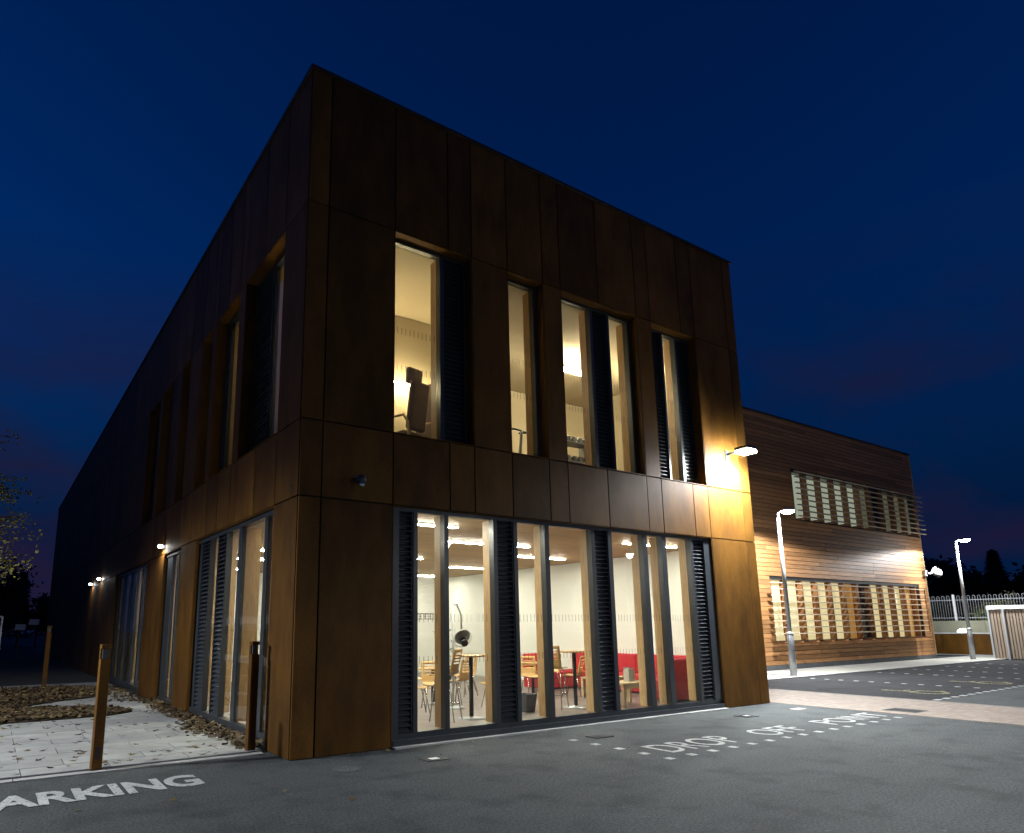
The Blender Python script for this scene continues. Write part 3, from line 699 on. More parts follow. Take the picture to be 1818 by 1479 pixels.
# ------------------------------------------------------------------ corten posts
for x_, y_, h_, lab in ((-2.03, 0.80, 1.42, 'rusty steel bollard post at the edge of the pale paving, clear of the building'), (-0.20, 0.90, 1.42, 'rusty steel bollard post close beside the corner column'), (-1.77, 14.5, 1.72, 'rusty steel bollard post standing far back beyond the leaf bed')):
    t = thing('bollard', lab, 'bollard', (x_, y_, 0.012), R(8), 'rusty bollards')
    part('shaft', MB().box(-0.055, 0.055, -0.045, 0.045, 0, h_-0.17).box(-0.055, 0.055, 0.0, 0.045, h_-0.169, h_-0.05).box(-0.055, 0.055, -0.045, 0.045, h_-0.049, h_), 'corten', t, bevel=0.004)
    part('light_slot', B(-0.035, 0.035, -0.02, -0.001, h_-0.165, h_-0.055), 'plinth', t)
    part('foot_plate', B(-0.062, 0.062, -0.052, 0.052, 0.0, 0.012), 'iron', t)
    part('access_cover', B(-0.03, 0.03, -0.049, -0.0455, 0.12, 0.26), 'coping', t)

# ------------------------------------------------------------------ things in the ground floor room
def shell_mesh():
    """Curved ply shell: seat running up into a slotted back, origin on the seat centre."""
    prof = [(0.21, -0.012), (0.17, 0.004), (0.0, -0.006), (-0.13, -0.002), (-0.18, 0.03), (-0.20, 0.09), (-0.215, 0.16), (-0.222, 0.185), (-0.23, 0.215), (-0.235, 0.237),
            (-0.243, 0.267), (-0.248, 0.289), (-0.255, 0.319), (-0.26, 0.341), (-0.268, 0.375), (-0.28, 0.43)]
    cols = [-0.195, -0.14, -0.07, 0.0, 0.07, 0.14, 0.195]
    mb = MB()
    for k, (py, pz) in enumerate(prof):
        wdt = 1.0 if k > 3 else 1.02
        for cx in cols:
            dish = (cx/0.195)**2
            mb.v.append((cx*wdt, py + (0.03*dish if k > 4 else 0), pz + (0.012*dish if k <= 4 else 0)))
    n = len(cols)
    for k in range(len(prof)-1):
        for j in range(n-1):
            if k in (7, 9, 11, 13) and 1 <= j <= n-3: continue
            q = k*n+j; mb.f.append((q, q+1, q+n+1, q+n))
    mb.sm = True
    me = mb.mesh('shell'); me.materials.append(MAT['ply']); return me
SHELL = shell_mesh()
def make_chair(name, seat_h, label, loc, rz, group):
    t = thing(name, label, 'stool' if seat_h > 0.6 else 'chair', (loc[0], loc[1], FL), rz, group)
    s = link('shell', SHELL, None, t, (0, 0, seat_h))
    so = s.modifiers.new('thickness', 'SOLIDIFY'); so.thickness = 0.012; so.offset = -1
    for sx in (-1, 1):
        for sy, e in ((1, 0.05), (-1, 0.07)):
            part('leg', MB().tube([(0.10*sx, 0.08*sy, seat_h-0.02), (0.15*sx, 0.12*sy, seat_h-0.03), (0.19*sx, (0.16+e)*sy, 0.0)], 0.011, 8), 'chrome', t)
    if seat_h > 0.6:
        h_ = 0.27
        part('foot_rail', MB().tube([(0.182*sx_, 0.19*sy_, h_) for sx_, sy_ in ((-1, 1), (1, 1), (1, -1), (-1, -1), (-1, 1))], 0.009, 8), 'chrome', t)
    return t
g1 = 'plywood chairs in the ground floor room'
make_chair('bar_stool', 0.74, 'tall plywood bar stool beside the high table behind the left panes', (3.28, 1.50), R(35), g1)
make_chair('bar_stool', 0.74, 'tall plywood bar stool beside the high table near the red sofa', (5.86, 1.62), R(-60), g1)
for n_, (x_, y_, a_, lab) in enumerate([
    (4.02, 3.05, 160, 'slotted plywood chair with its back to the left pane'),
    (4.9, 3.5, 20, 'plywood chair behind the tall stool in the left panes'),
    (4.5, 4.6, 200, 'plywood chair far left behind the slotted one'),
    (5.9, 4.7, 100, 'plywood chair seen past the high table pole'),
    (6.85, 3.45, 165, 'slotted plywood chair above the dark waste bin'),
    (8.1, 4.3, 90, 'plywood chair half hidden behind the tall stool near the sofa'),
    (5.3, 6.4, 40, 'plywood chair at the back beyond the left panes'),
    (2.2, 4.0, 120, 'plywood chair behind the side glazing'),
    (3.35, 2.55, 250, 'plywood chair turned sideways at the left edge of the left panes'),
    (5.05, 2.45, 75, 'plywood chair facing left beside the low cafe table'),
    (5.75, 3.15, 190, 'plywood chair with its back to the glass beyond the waste bin'),
    (7.75, 3.1, 30, 'plywood chair in front of the long sofa run'),
    (3.7, 5.6, 140, 'plywood chair deep in the room left of the hood stand'),
    (6.6, 5.6, 60, 'plywood chair deep in the room beyond the low table')]):
    make_chair('chair', 0.45, lab, (x_, y_), R(a_), g1)
def pole_table(label, x_, y_, h_, r_, group=None):
    t = thing('pole_table', label, 'table', (x_, y_, FL), 0, group)
    part('table_top', MB().lathe([(r_-0.006, 0), (r_, 0.006), (r_, 0.022), (r_-0.004, 0.026)], 32, (0, 0, h_-0.026)), 'ply_top', t)
    part('column', MB().lathe([(0.038, 0.02), (0.038, h_-0.03)], 14), 'black_metal', t)
    part('base', MB().lathe([(0.24, 0), (0.24, 0.008), (0.06, 0.025), (0.04, 0.04)], 28), 'galv', t)
g2 = 'round pole tables'
pole_table('high round pole table behind the left panes', 3.78, 1.45, 1.06, 0.34, g2)
pole_table('high round pole table beside the red sofa', 6.32, 1.55, 1.06, 0.34, g2)
pole_table('low round cafe table among the plywood chairs at the left', 4.45, 3.75, 0.72, 0.38, g2)
pole_table('low round cafe table behind the waste bin', 7.25, 3.9, 0.72, 0.38, g2)
# red sofa: wall run, back run, and a run with its back to the window
t = thing('corner_sofa', 'red upholstered corner sofa along the end wall and window', 'sofa', (0, 0, FL))
def seat_run(x0, x1, y0, y1, backside, material='red_fabric'):
    n = max(1, round(max(x1-x0, y1-y0)/0.75))
    part('base', B(x0+.02, x1-.02, y0+.02, y1-.02, 0.04, 0.26), material, t, bevel=0.02)
    for i in range(n):
        if x1-x0 > y1-y0:
            a = x0+(x1-x0)*i/n; b = x0+(x1-x0)*(i+1)/n
            q = (a+.004, b-.004, y0+.01, y1-.01)
            bk = (a+.004, b-.004, y1-.17, y1) if backside == 'N' else (a+.004, b-.004, y0, y0+.17)
        else:
            a = y0+(y1-y0)*i/n; b = y0+(y1-y0)*(i+1)/n
            q = (x0+.01, x1-.01, a+.004, b-.004); bk = (x1-.17, x1, a+.004, b-.004)
        part('cushion', B(*q, 0.262, 0.42), material, t, bevel=0.03)
        part('backrest', B(*bk, 0.421, 0.86), material, t, bevel=0.03)
seat_run(9.2, 9.97, 1.62, 5.3, 'E')
seat_run(8.35, 9.97, 0.86, 1.6, 'S', 'red_fabric2')
part('back_panel', B(8.37, 9.95, 0.835, 0.858, 0.05, 0.84), 'red_fabric2', t, bevel=0.008)
seat_run(8.1, 9.18, 4.55, 5.3, 'N')
def coffee(label, x_, y_):
    t = thing('coffee_table', label, 'table', (x_, y_, FL), R(4), 'pale wooden coffee tables')
    part('table_top', B(-0.45, 0.45, -0.28, 0.28, 0.40, 0.44), 'pale_wood', t, bevel=0.006)
    part('apron', MB().box(-0.40, 0.40, -0.24, -0.22, 0.33, 0.399).box(-0.40, 0.40, 0.22, 0.24, 0.33, 0.399), 'pale_wood', t)
    for sx in (-1, 1):
        for sy in (-1, 1): part('leg', B(0.41*sx-0.03, 0.41*sx+0.03, 0.25*sy-0.03, 0.25*sy+0.03, 0, 0.399), 'pale_wood', t)
coffee('pale wooden coffee table nearest the glass in front of the sofa', 7.42, 1.25)
coffee('pale wooden coffee table behind the other one, by the sofa', 8.15, 2.55)
t = thing('leaflet_holder', 'white leaflet holder standing on the near coffee table', 'leaflet holder', (7.55, 1.28, FL+0.44))
part('tray', MB().box(-0.09, 0.09, -0.07, 0.07, 0, 0.02).box(-0.09, 0.09, 0.06, 0.07, 0.021, 0.27).box(-0.09, -0.082, -0.07, 0.059, 0.021, 0.2).box(0.082, 0.09, -0.07, 0.059, 0.021, 0.2), 'paper', t)
part('leaflets', B(-0.078, 0.078, -0.05, 0.055, 0.022, 0.25), 'paper', t)
t = thing('waste_bin', 'dark grey square waste bin on the floor behind the glass', 'bin', (5.12, 1.62, FL), R(12))
mb = MB(); a, b = 0.12, 0.155
mb.v = [(-a,-a,0),(a,-a,0),(a,a,0),(-a,a,0),(-b,-b,.31),(b,-b,.31),(b,b,.31),(-b,b,.31),(-b+.012,-b+.012,.31),(b-.012,-b+.012,.31),(b-.012,b-.012,.31),(-b+.012,b-.012,.31),(-a+.01,-a+.01,.02),(a-.01,-a+.01,.02),(a-.01,a-.01,.02),(-a+.01,a-.01,.02)]
mb.f = [(0,3,2,1)] + [(i,(i+1)%4,4+(i+1)%4,4+i) for i in range(4)] + [(4+i,4+(i+1)%4,8+(i+1)%4,8+i) for i in range(4)] + [(8+i,8+(i+1)%4,12+(i+1)%4,12+i) for i in range(4)] + [(12,13,14,15)]
part('body', mb, 'bin', t)
part('rim', MB().tube([(-b,-b,.31),(b,-b,.31),(b,b,.31),(-b,b,.31),(-b,-b,.31)], 0.008, 6), 'bin', t)
# round metal hood on a jointed arm
t = thing('hood_stand', 'round grey metal hood hung on a jointed arm behind the left panes', 'lamp', (4.38, 2.9, FL))
part('foot', MB().lathe([(0.22, 0), (0.22, 0.02), (0.03, 0.05)], 24), 'galv', t)
part('stand', MB().tube([(0, 0, 0.03), (0, 0, 1.98)], 0.016, 8), 'galv', t)
part('arm', MB().tube([(0, 0, 1.98), (0.10, 0, 2.0), (0.20, 0, 1.78), (0.21, 0, 1.5)], 0.017, 8), 'galv', t)
Mh = Matrix.Rotation(R(-62), 3, 'X') @ Matrix.Rotation(R(12), 3, 'Y')
part('hood', MB().lathe([(0.02, 0.10), (0.08, 0.09), (0.13, 0.05), (0.16, 0.0), (0.15, 0.0), (0.10, 0.03), (0.02, 0.06)], 24, (0.23, 0, 1.34), Mh), 'galv', t)
part('ring', MB().tube([tuple(Mh @ Vector((0.185*math.cos(a), 0.185*math.sin(a), -0.01)) + Vector((0.23, 0, 1.32))) for a in [2*math.pi*i/24 for i in range(25)]], 0.007, 6), 'galv', t)
part('motor', MB().lathe([(0.07, -0.10), (0.075, 0.02)], 16, (0.25, 0, 1.26), Mh), 'black_metal', t)
# plant, exit sign, pictures
t = thing('pot_plant', 'leafy green pot plant by the back wall', 'plant', (8.2, 9.0, FL))
part('pot', MB().lathe([(0.16, 0), (0.21, 0.4), (0.19, 0.4)], 18), 'bin', t)
mb = MB()
for i in range(70):
    a = random.uniform(0, 6.28); r = random.uniform(0.05, 0.38); zz = random.uniform(0.45, 1.5); u = Vector((math.cos(a), math.sin(a), 0)); p = u*r*(1-abs(zz-0.95)*0.6)+Vector((0, 0, zz))
    s_ = Vector((-u.y, u.x, 0))*0.045; tip = u*0.2+Vector((0, 0, random.uniform(-.08, .12))); j = len(mb.v)
    mb.v += [tuple(p), tuple(p+tip*.5+s_), tuple(p+tip), tuple(p+tip*.5-s_)]; mb.f.append((j, j+1, j+2, j+3))
part('leaves', mb, 'foliage', t, kind='stuff')
part('stem', MB().tube([(0, 0, 0.3), (0.02, 0, 1.3)], 0.014, 6), 'bark', t)
t = thing('exit_sign', 'glowing exit sign box high on the back wall', 'sign', (8.78, 12.38, 2.62))
part('case', B(-0.22, 0.22, -0.06, 0.0, 0, 0.2), 'white_paint', t, bevel=0.01)
part('face', B(-0.2, 0.2, -0.066, -0.061, 0.02, 0.18), 'exit_glow', t)
for i in range(5):
    t = thing('picture', ['leftmost', 'second from left', 'middle', 'second from right', 'rightmost'][i] + ' of five small dark framed pictures on the back wall', 'picture', (9.05+0.2*i, 12.39, 1.86), 0, 'row of small framed pictures')
    part('picture_frame', B(-0.08, 0.08, -0.025, 0, 0, 0.22), 'black_metal', t); part('print', B(-0.06, 0.06, -0.028, -0.0255, 0.025, 0.195), 'paper', t)
# ceiling strip lights
def strip(label, x0, x1, y_, z_, m_='strip_light', group='ceiling strip lights', cat='light', wd=0.10):
    t = thing('strip_light', label, cat, ((x0+x1)/2, y_, z_), 0, group); h = (x1-x0)/2
    part('tray', B(-h-.015, h+.015, -wd/2-.015, wd/2+.015, -0.02, 0.0), 'white_paint', t)
    part('diffuser', B(-h, h, -wd/2, wd/2, -0.032, -0.021), m_, t)
ZC = 3.303
for x0, x1, y_, w_ in [(2.0, 3.3, 1.15, 'first from the corner in the row nearest the glass'), (7.6, 9.2, 1.25, 'right hand one in the row nearest the glass'), (4.15, 6.3, 2.8, 'in the second row from the glass'),
                   (7.0, 8.9, 4.47, 'in the third row near the end wall'), (7.6, 9.0, 7.8, 'in the deep part near the end wall'), (7.9, 9.3, 11.0, 'at the very back of the room'),
                   (0.8, 1.9, 2.6, 'closest to the corner behind the side glazing'), (1.4, 2.7, 4.5, 'behind the side glazing, nearer the corner'), (1.4, 2.7, 6.1, 'behind the side glazing, second from the corner'), (1.4, 2.7, 8.2, 'behind the side door'), (4.2, 5.6, 6.1, 'in the middle of the room'), (4.2, 5.6, 9.4, 'in the deep middle of the room'), (1.6, 2.8, 11.2, 'deep behind the far side glazing')]:
    strip('ceiling strip light ' + w_, x0, x1, y_, ZC)
strip('dim strip light added inside the far side glazing', 1.4, 1.9, 14.4, 3.35, 'strip_dim')  # added lamp, lends the otherwise unlit far side room some light
# white slatted blind behind the side glazing
t = thing('venetian_blind', 'white slatted blind hanging inside behind the side glazing', 'blind', (3.6, 5.4, 0))
part('head_rail', B(0, 1.9, -0.03, 0.03, 2.72, 2.78), 'blind_white', t)
for i in range(26): unit('slat', (1.9, 0.05, 0.012), 'blind_white', t, (0, -0.02, 1.35+0.052*i))
# ------------------------------------------------------------------ upper rooms
t = thing('recliner_chair', 'dark high backed chair with bent wood arms behind the first upper window', 'chair', (2.52, 1.15, 4.1), R(14))
Mb = Matrix.Rotation(R(12), 3, 'X')
part('backrest', MB().obox((0, 0.0, 1.22), (0.42, 0.11, 0.86), Matrix.Rotation(R(8), 3, 'X')), 'dark_uphol', t, bevel=0.05)
part('headrest', MB().obox((0, 0.085, 1.78), (0.34, 0.12, 0.30), Matrix.Rotation(R(4), 3, 'X')), 'dark_uphol', t, bevel=0.05)
part('seat', B(-0.27, 0.27, 0.05, 0.62, 0.62, 0.78), 'dark_uphol', t, bevel=0.04)
for sx in (-1, 1):
    part('arm', MB().tube([(0.32*sx, 0.62, 0.95), (0.34*sx, 0.3, 1.02), (0.34*sx, 0.0, 1.0), (0.35*sx, -0.12, 0.85), (0.36*sx, -0.16, 0.55), (0.36*sx, -0.14, 0.02)], 0.024, 8), 'bent_wood', t)
    part('leg', MB().tube([(0.33*sx, 0.55, 0.95), (0.34*sx, 0.6, 0.0)], 0.022, 8), 'bent_wood', t)
t2 = copy_tree(t); t2.location = (1.55, 1.35, 4.1-0.25); t2.rotation_euler = (0, 0, R(70)); t2['label'] = 'dark chair cut off at the left edge of the first upper window'
t2.location.z = 4.1
t3 = copy_tree(t); t3.location = (3.05, 1.75, 4.1); t3.rotation_euler = (0, 0, R(-60)); t3['label'] = 'dark chair cut off at the right edge of the first upper window'
for q in (t, t2, t3): q['group'] = 'dark upholstered chairs upstairs'
t = thing('wall_uplight', 'bright tube light on the wall behind the high backed chair', 'light', (2.5, 2.41, 6.12))
for x_ in (-1.2, 0.0, 0.9): part('bracket', B(x_-0.015, x_+0.015, -0.24, 0.0, -0.035, -0.02), 'white_paint', t)
part('tube', MB().tube([(-1.35, -0.22, 0.0), (1.05, -0.22, 0.0)], 0.019, 8), 'strip_warm', t)
def pendant(label, x0, x1, y_):
    t = thing('tube_light', label, 'light', ((x0+x1)/2, y_, 7.60), 0, 'gym tube lights'); h = (x1-x0)/2
    part('tube', B(-h, h, -0.05, 0.05, -0.33, -0.27), 'strip_gym', t)
    for x_ in (-h*.8, h*.8): part('wire', MB().tube([(x_, 0, -0.27), (x_, 0, 0)], 0.004, 5), 'galv', t)
pendant('pendant tube light seen through the double upper window', 6.7, 7.9, 2.2)
pendant('pendant tube light over the narrow second upper window', 4.4, 5.4, 3.3)
pendant('pendant tube light inside the far upper window', 8.7, 9.7, 1.7)
strip('tube light in the upper room along the side', 1.2, 2.4, 4.4, 7.598, 'strip_gym', 'gym tube lights')
# dumbbell rack
t = thing('dumbbell_rack', 'two tier dumbbell rack behind the double upper window', 'rack', (6.75, 2.0, 4.1), R(0))
for sx in (-0.62, 0.62): part('upright', B(sx-0.03, sx+0.03, -0.2, 0.2, 0, 1.6), 'galv', t)
for zz in (0.95, 1.38): part('shelf', B(-0.589, 0.589, -0.16, 0.16, zz, zz+0.03), 'galv', t)
for zz in (0.98, 1.41):
    for i in range(7):
        d = thing('dumbbell', ['first', 'second', 'third', 'fourth', 'fifth', 'sixth', 'last'][i] + ' grey dumbbell from the left on the ' + ('upper' if zz > 1.2 else 'lower') + ' tier of the rack', 'dumbbell', (6.75-0.5+0.165*i, 2.0, 4.1+zz), 0, 'dumbbells on the ' + ('upper' if zz > 1.2 else 'lower') + ' tier')
        Mx = Matrix.Rotation(R(90), 3, 'X')
        for sy in (-0.10, 0.10): part('weight', MB().lathe([(0.05, -0.035), (0.062, -0.025), (0.062, 0.025), (0.05, 0.035)], 12, (0, sy, 0.064), Mx), 'post_grey', d)
        part('handle', MB().tube([(0, -0.1, 0.064), (0, 0.1, 0.064)], 0.014, 8), 'chrome', d)
t = thing('exercise_bike', 'grey exercise bike behind the narrow second upper window', 'exercise bike', (4.75, 1.6, 4.1), R(10))
part('frame', MB().tube([(0, 0.5, 0.1), (0, 0.15, 0.5), (0, -0.35, 0.35), (0, -0.5, 0.1)], 0.04, 8).tube([(0, -0.35, 0.35), (0, -0.45, 1.15)], 0.03, 8).tube([(0, 0.15, 0.5), (0, 0.2, 0.9)], 0.025, 8), 'galv', t)
part('handlebar', MB().tube([(-0.22, -0.2, 1.2), (-0.2, -0.45, 1.15), (0.2, -0.45, 1.15), (0.22, -0.2, 1.2)], 0.018, 8), 'black_metal', t)
part('saddle', MB().lathe([(0.05, 0), (0.13, 0.03), (0.11, 0.07)], 14, (0, 0.2, 0.9)), 'black_metal', t)
part('flywheel', MB().lathe([(0.24, -0.03), (0.25, 0.0), (0.24, 0.03)], 24, (0, -0.42, 0.32), Matrix.Rotation(R(90), 3, 'Y')), 'galv', t)
part('foot', MB().tube([(-0.25, 0.5, 0.04), (0.25, 0.5, 0.04)], 0.035, 8).tube([(-0.25, -0.5, 0.04), (0.25, -0.5, 0.04)], 0.035, 8), 'black_metal', t)

# ------------------------------------------------------------------ right hand boundary
t = thing('retaining_wall', 'low rust brown steel retaining wall past the timber wing', 'wall', (35.9, 0, 0))
for i in range(5): unit('plate', (0.02, 1.38, 1.03), 'corten', t, (0.0, 1.0+1.4*i, 0.02))
part('core', B(0.03, 0.3, 1.0, 8.0, 0, 1.04), 'backing', t); part('cap', B(-0.03, 0.34, 0.98, 8.02, 1.055, 1.11), 'kerb', t)
part('foot_rail', B(-0.03, -0.002, 1.0, 8.0, 0.03, 0.09), 'galv', t)
t = thing('concrete_wall', 'greenish concrete wall under the white railings', 'wall', (36.9, 0, 0))
for i in range(6): unit('wall_block', (0.25, 1.99, 1.68), 'concrete', t, (0, -1.0+2.0*i, 0))
t = thing('bulkhead_light', 'glowing bulkhead light resting on the low steel wall', 'wall light', (36.06, 5.63, 1.112))
part('base', B(-0.08, 0.1, -0.27, 0.27, 0, 0.02), 'galv', t)
mb = MB()
for i in range(9):
    a = math.pi*i/8
    for xx in (-0.07, 0.09): mb.v.append((xx, -0.25*math.cos(a), 0.021+0.17*math.sin(a)))
mb.f = [(2*i, 2*i+1, 2*i+3, 2*i+2) for i in range(8)] + [tuple(range(0, 18, 2)), tuple(range(17, 0, -2)), (0, 16, 17, 1)]
part('diffuser', mb, 'bulk_glow', t)
t = thing('railing', 'white hoop topped metal railing on the concrete wall', 'railing', (37.02, 0, 1.70))
hoop = MB().tube([(0, -0.055, 0.0), (0, -0.055, 1.14)] + [(0, -0.055*math.cos(math.pi*k/6), 1.14+0.055*math.sin(math.pi*k/6)+0.02) for k in range(0, 7)] + [(0, 0.055, 1.14), (0, 0.055, 0.0)], 0.011, 6).mesh('hoop'); hoop.materials.append(MAT['fence_grey'])
for i in range(42): link('hoop', hoop, None, t, (0, 9.3-0.22*i, 0))
for z_ in (0.10, 0.98): part('rail', B(-0.008, 0.008, 0.1, 9.4, z_, z_+0.04), 'fence_grey', t)
for y_ in (9.2, 6.2, 3.2, 0.2): part('railing_post', B(-0.04, 0.04, y_-0.045, y_+0.045, -0.02, 1.27), 'white_paint', t)
t = thing('cycle_store', 'grey slatted timber store with white steel frame at the right edge', 'store', (33.3, 0, 0))
part('beam', B(-0.04, 0.05, -2.5, 3.66, 2.15, 2.31), 'white_paint', t)
for y_ in (3.62, 3.08, 1.3, -0.5, -2.3): part('steel_post', B(-0.035, 0.03, y_-0.035, y_+0.035, 0, 2.149), 'fence_grey', t)
for i in range(52):
    y_ = 3.5-0.112*i
    unit('slat', (0.022, 0.085, 2.08), 'slat_grey', t, (0.032, y_-0.04, 0.04))
part('side_boards', MB().box(0.06, 2.4, 3.56, 3.6, 0.05, 2.1).box(0.06, 2.4, -2.5, -2.46, 0.05, 2.1).box(2.38, 2.4, -2.459, 3.559, 0.05, 2.1), 'slat_grey', t)
part('roof', B(0.051, 2.5, -2.55, 3.66, 2.2, 2.27), 'galv', t)

# ------------------------------------------------------------------ vegetation
def crown(centre, rad, n, leaf, mb=None, squash=(1, 1, 1), clumps=14, rs=random):
    mb = mb or MB(); cs = []
    for _ in range(clumps):
        while True:
            q = Vector((rs.uniform(-1, 1), rs.uniform(-1, 1), rs.uniform(-1, 1)))
            if q.length < 1: break
        cs.append((q*0.8, rs.uniform(0.2, 0.42)))
    for i in range(n):
        c_, r_ = rs.choice(cs)
        q = Vector((rs.gauss(0, 1), rs.gauss(0, 1), rs.gauss(0, 1)))*r_*0.55 + c_
        p = Vector((q.x*squash[0], q.y*squash[1], q.z*squash[2]))*rad + Vector(centre)
        u = Vector((rs.uniform(-1, 1), rs.uniform(-1, 1), rs.uniform(-1, 1))).normalized(); v = u.orthogonal().normalized()
        s = leaf*rs.uniform(0.6, 1.3); j = len(mb.v)
        mb.v += [tuple(p-u*s), tuple(p+v*s*.55), tuple(p+u*s), tuple(p-v*s*.55)]; mb.f.append((j, j+1, j+2, j+3))
    return mb, cs
def tree(label, x, y, h, r, material, n, leaf, group, cat='tree', shape='round', z0=0.0):
    t = thing('tree', label, cat, (x, y, z0), 0, group)
    trunk = MB().tube([(0, 0, -0.05), (0.03*h*.2, 0, h*0.3), (-0.02*h*.2, 0.02, h*0.62), (0, 0, h*0.92)], [0.035*h*.5, 0.026*h*.5, 0.015*h*.5, 0.004*h], 8)
    for i in range(9):
        a = random.uniform(0, 6.28); z1 = h*random.uniform(0.32, 0.8); L_ = r*random.uniform(0.5, 0.95)
        trunk.tube([(0, 0, z1), (math.cos(a)*L_*.5, math.sin(a)*L_*.5, z1+L_*.3), (math.cos(a)*L_, math.sin(a)*L_, z1+L_*.5)], [0.008*h, 0.005*h, 0.002*h], 5)
    part('trunk', trunk, 'bark', t)
    if shape == 'conifer':
        mb = MB()
        for i in range(n):
            k = random.random()**0.8; zz = h*(0.12+0.88*k); rr = r*(1-k)*random.uniform(0.5, 1.05)+0.05; a = random.uniform(0, 6.28)
            p = Vector((math.cos(a)*rr, math.sin(a)*rr, zz)); u = Vector((math.cos(a), math.sin(a), -0.35))*leaf*1.6; v = Vector((-math.sin(a), math.cos(a), 0))*leaf*.5; j = len(mb.v)
            mb.v += [tuple(p-u*.5), tuple(p+v), tuple(p+u), tuple(p-v)]; mb.f.append((j, j+1, j+2, j+3))
    else:
        mb, _ = crown((0, 0, h*0.66), r, n, leaf, squash=(1, 1, 0.42*h/r*1.0))
    part('crown', mb, material, t, kind='stuff')
    return t
gt = 'dark trees behind the railings'
for k, (x, y, h, r, sh, lab) in enumerate([
    (60, 15.2, 6.4, 2.6, 'round', 'dark round tree behind the railings, next to the timber wing corner'), (62, 12.2, 7.2, 1.9, 'conifer', 'dark pointed conifer behind the right lamp post'),
    (63, 9.9, 5.6, 2.2, 'round', 'dark tree behind the railings right of the pointed conifer'), (60, 7.4, 6.9, 2.4, 'round', 'tall dark tree behind the slatted store'),
    (64, 4.6, 8.0, 2.8, 'round', 'tallest dark tree at the right edge'), (58, 2.0, 6.6, 2.4, 'round', 'dark tree at the right edge in front of the tallest one'),
    (66, 18.5, 7.0, 3.0, 'round', 'dark tree mostly hidden behind the timber wing'), (70, 13.6, 5.6, 3.0, 'round', 'low dark tree far behind the lamp post'), (68, 7.8, 6.0, 2.6, 'round', 'low dark tree far behind the slatted store'), (72, 2.4, 6.4, 3.2, 'round', 'low dark tree far at the right edge')]):
    tree(lab, x, y, h, r, 'foliage_dark', 2600, 0.24, gt, shape=sh)
gl_ = 'dark trees behind the left boundary'
for x, y, h, r, sh, lab in [(-3.4, 62, 8.2, 3.0, 'round', 'dark round tree at the left edge of the view'), (-0.9, 70, 7.2, 1.5, 'conifer', 'dark pointed conifer left of the building end'),
                        (-2.2, 75, 5.4, 3.0, 'round', 'low dark tree between the round tree and the conifer'), (0.8, 74, 4.8, 2.4, 'round', 'low dark tree against the far end of the building')]:
    tree(lab, x, y, h, r, 'foliage_dark', 2600, 0.22, gl_, shape=sh)
# yellowing tree reaching in at the left edge
t = thing('autumn_tree', 'thin tree with sparse yellow leaves reaching in at the left edge', 'tree', (-3.95, 8.2, 0.02))
tr = MB().tube([(0, 0, 0), (0.05, 0, 1.6), (-0.02, 0.05, 3.4), (0.06, 0, 5.2), (0.05, 0, 6.3)], [0.075, 0.06, 0.045, 0.028, 0.01], 8)
lv = MB(); rs = random.Random(3)
for i in range(26):
    a = rs.uniform(0, 6.28) if i > 9 else rs.uniform(-0.5, 0.5); z1 = rs.uniform(2.6, 5.6); L_ = rs.uniform(0.7, 1.35)*(1.15-0.08*(z1-2.5))
    e = Vector((math.cos(a)*L_, math.sin(a)*L_, z1+L_*rs.uniform(0.0, 0.4)))
    tr.tube([(0, 0, z1-0.2), tuple(e*0.5+Vector((0, 0, z1*.5+.06))), tuple(e)], [0.016, 0.010, 0.004], 5)
    for q in range(46):
        k = rs.uniform(0.25, 1.05); p = Vector((0, 0, z1-0.2)).lerp(e, k)+Vector((rs.gauss(0, .1), rs.gauss(0, .1), rs.gauss(-.06, .1)))
        u = Vector((rs.uniform(-1, 1), rs.uniform(-1, 1), rs.uniform(-1, .3))).normalized(); v = u.orthogonal().normalized(); s = rs.uniform(0.03, 0.055); j = len(lv.v)
        lv.v += [tuple(p-u*s), tuple(p+v*s*.7), tuple(p+u*s), tuple(p-v*s*.7)]; lv.f.append((j, j+1, j+2, j+3))
part('trunk', tr, 'bark', t); part('leaves', lv, 'foliage_yellow', t, kind='stuff')
# shrubs behind the railings
for x, y, z_, r, m_, n, lab in [(38.0, 5.0, 1.65, 0.8, 'foliage_shrub', 900, 'bright yellow green shrub behind the white railings'), (38.4, 7.6, 1.6, 0.9, 'foliage_dark', 700, 'dark shrub behind the railings beside the timber wing'),
                            (39.5, 5.6, 1.9, 0.75, 'foliage_pale', 300, 'pale seed headed shrub above the railings beside the lamp post'), (39.5, 4.2, 2.1, 0.8, 'foliage_pale', 280, 'pale seed headed shrub above the slatted store'), (39.8, 3.0, 1.9, 0.8, 'foliage_pale', 240, 'pale seed headed shrub farther right above the store')]:
    t = thing('shrub', lab, 'shrub', (x, y, 0.0), 0, 'shrubs behind the railings')
    mb, _ = crown((0, 0, z_+r*0.5), r, n, 0.055, squash=(1, 1, 0.9), clumps=9); part('foliage', mb, m_, t, kind='stuff')
    part('stem', MB().tube([(0, 0, 0), (0.05, 0.03, z_*0.6), (0, 0, z_+r*.5)], [0.04, 0.03, 0.01], 6).tube([(0, 0, 0.6), (0.2, 0.2, z_), (0.25, 0.3, z_+r*.6)], [0.03, 0.02, 0.008], 6), 'bark', t)
struct('bank', B(37.16, 90, -10, 30, -0.3, 0.5), 'dark_ground')
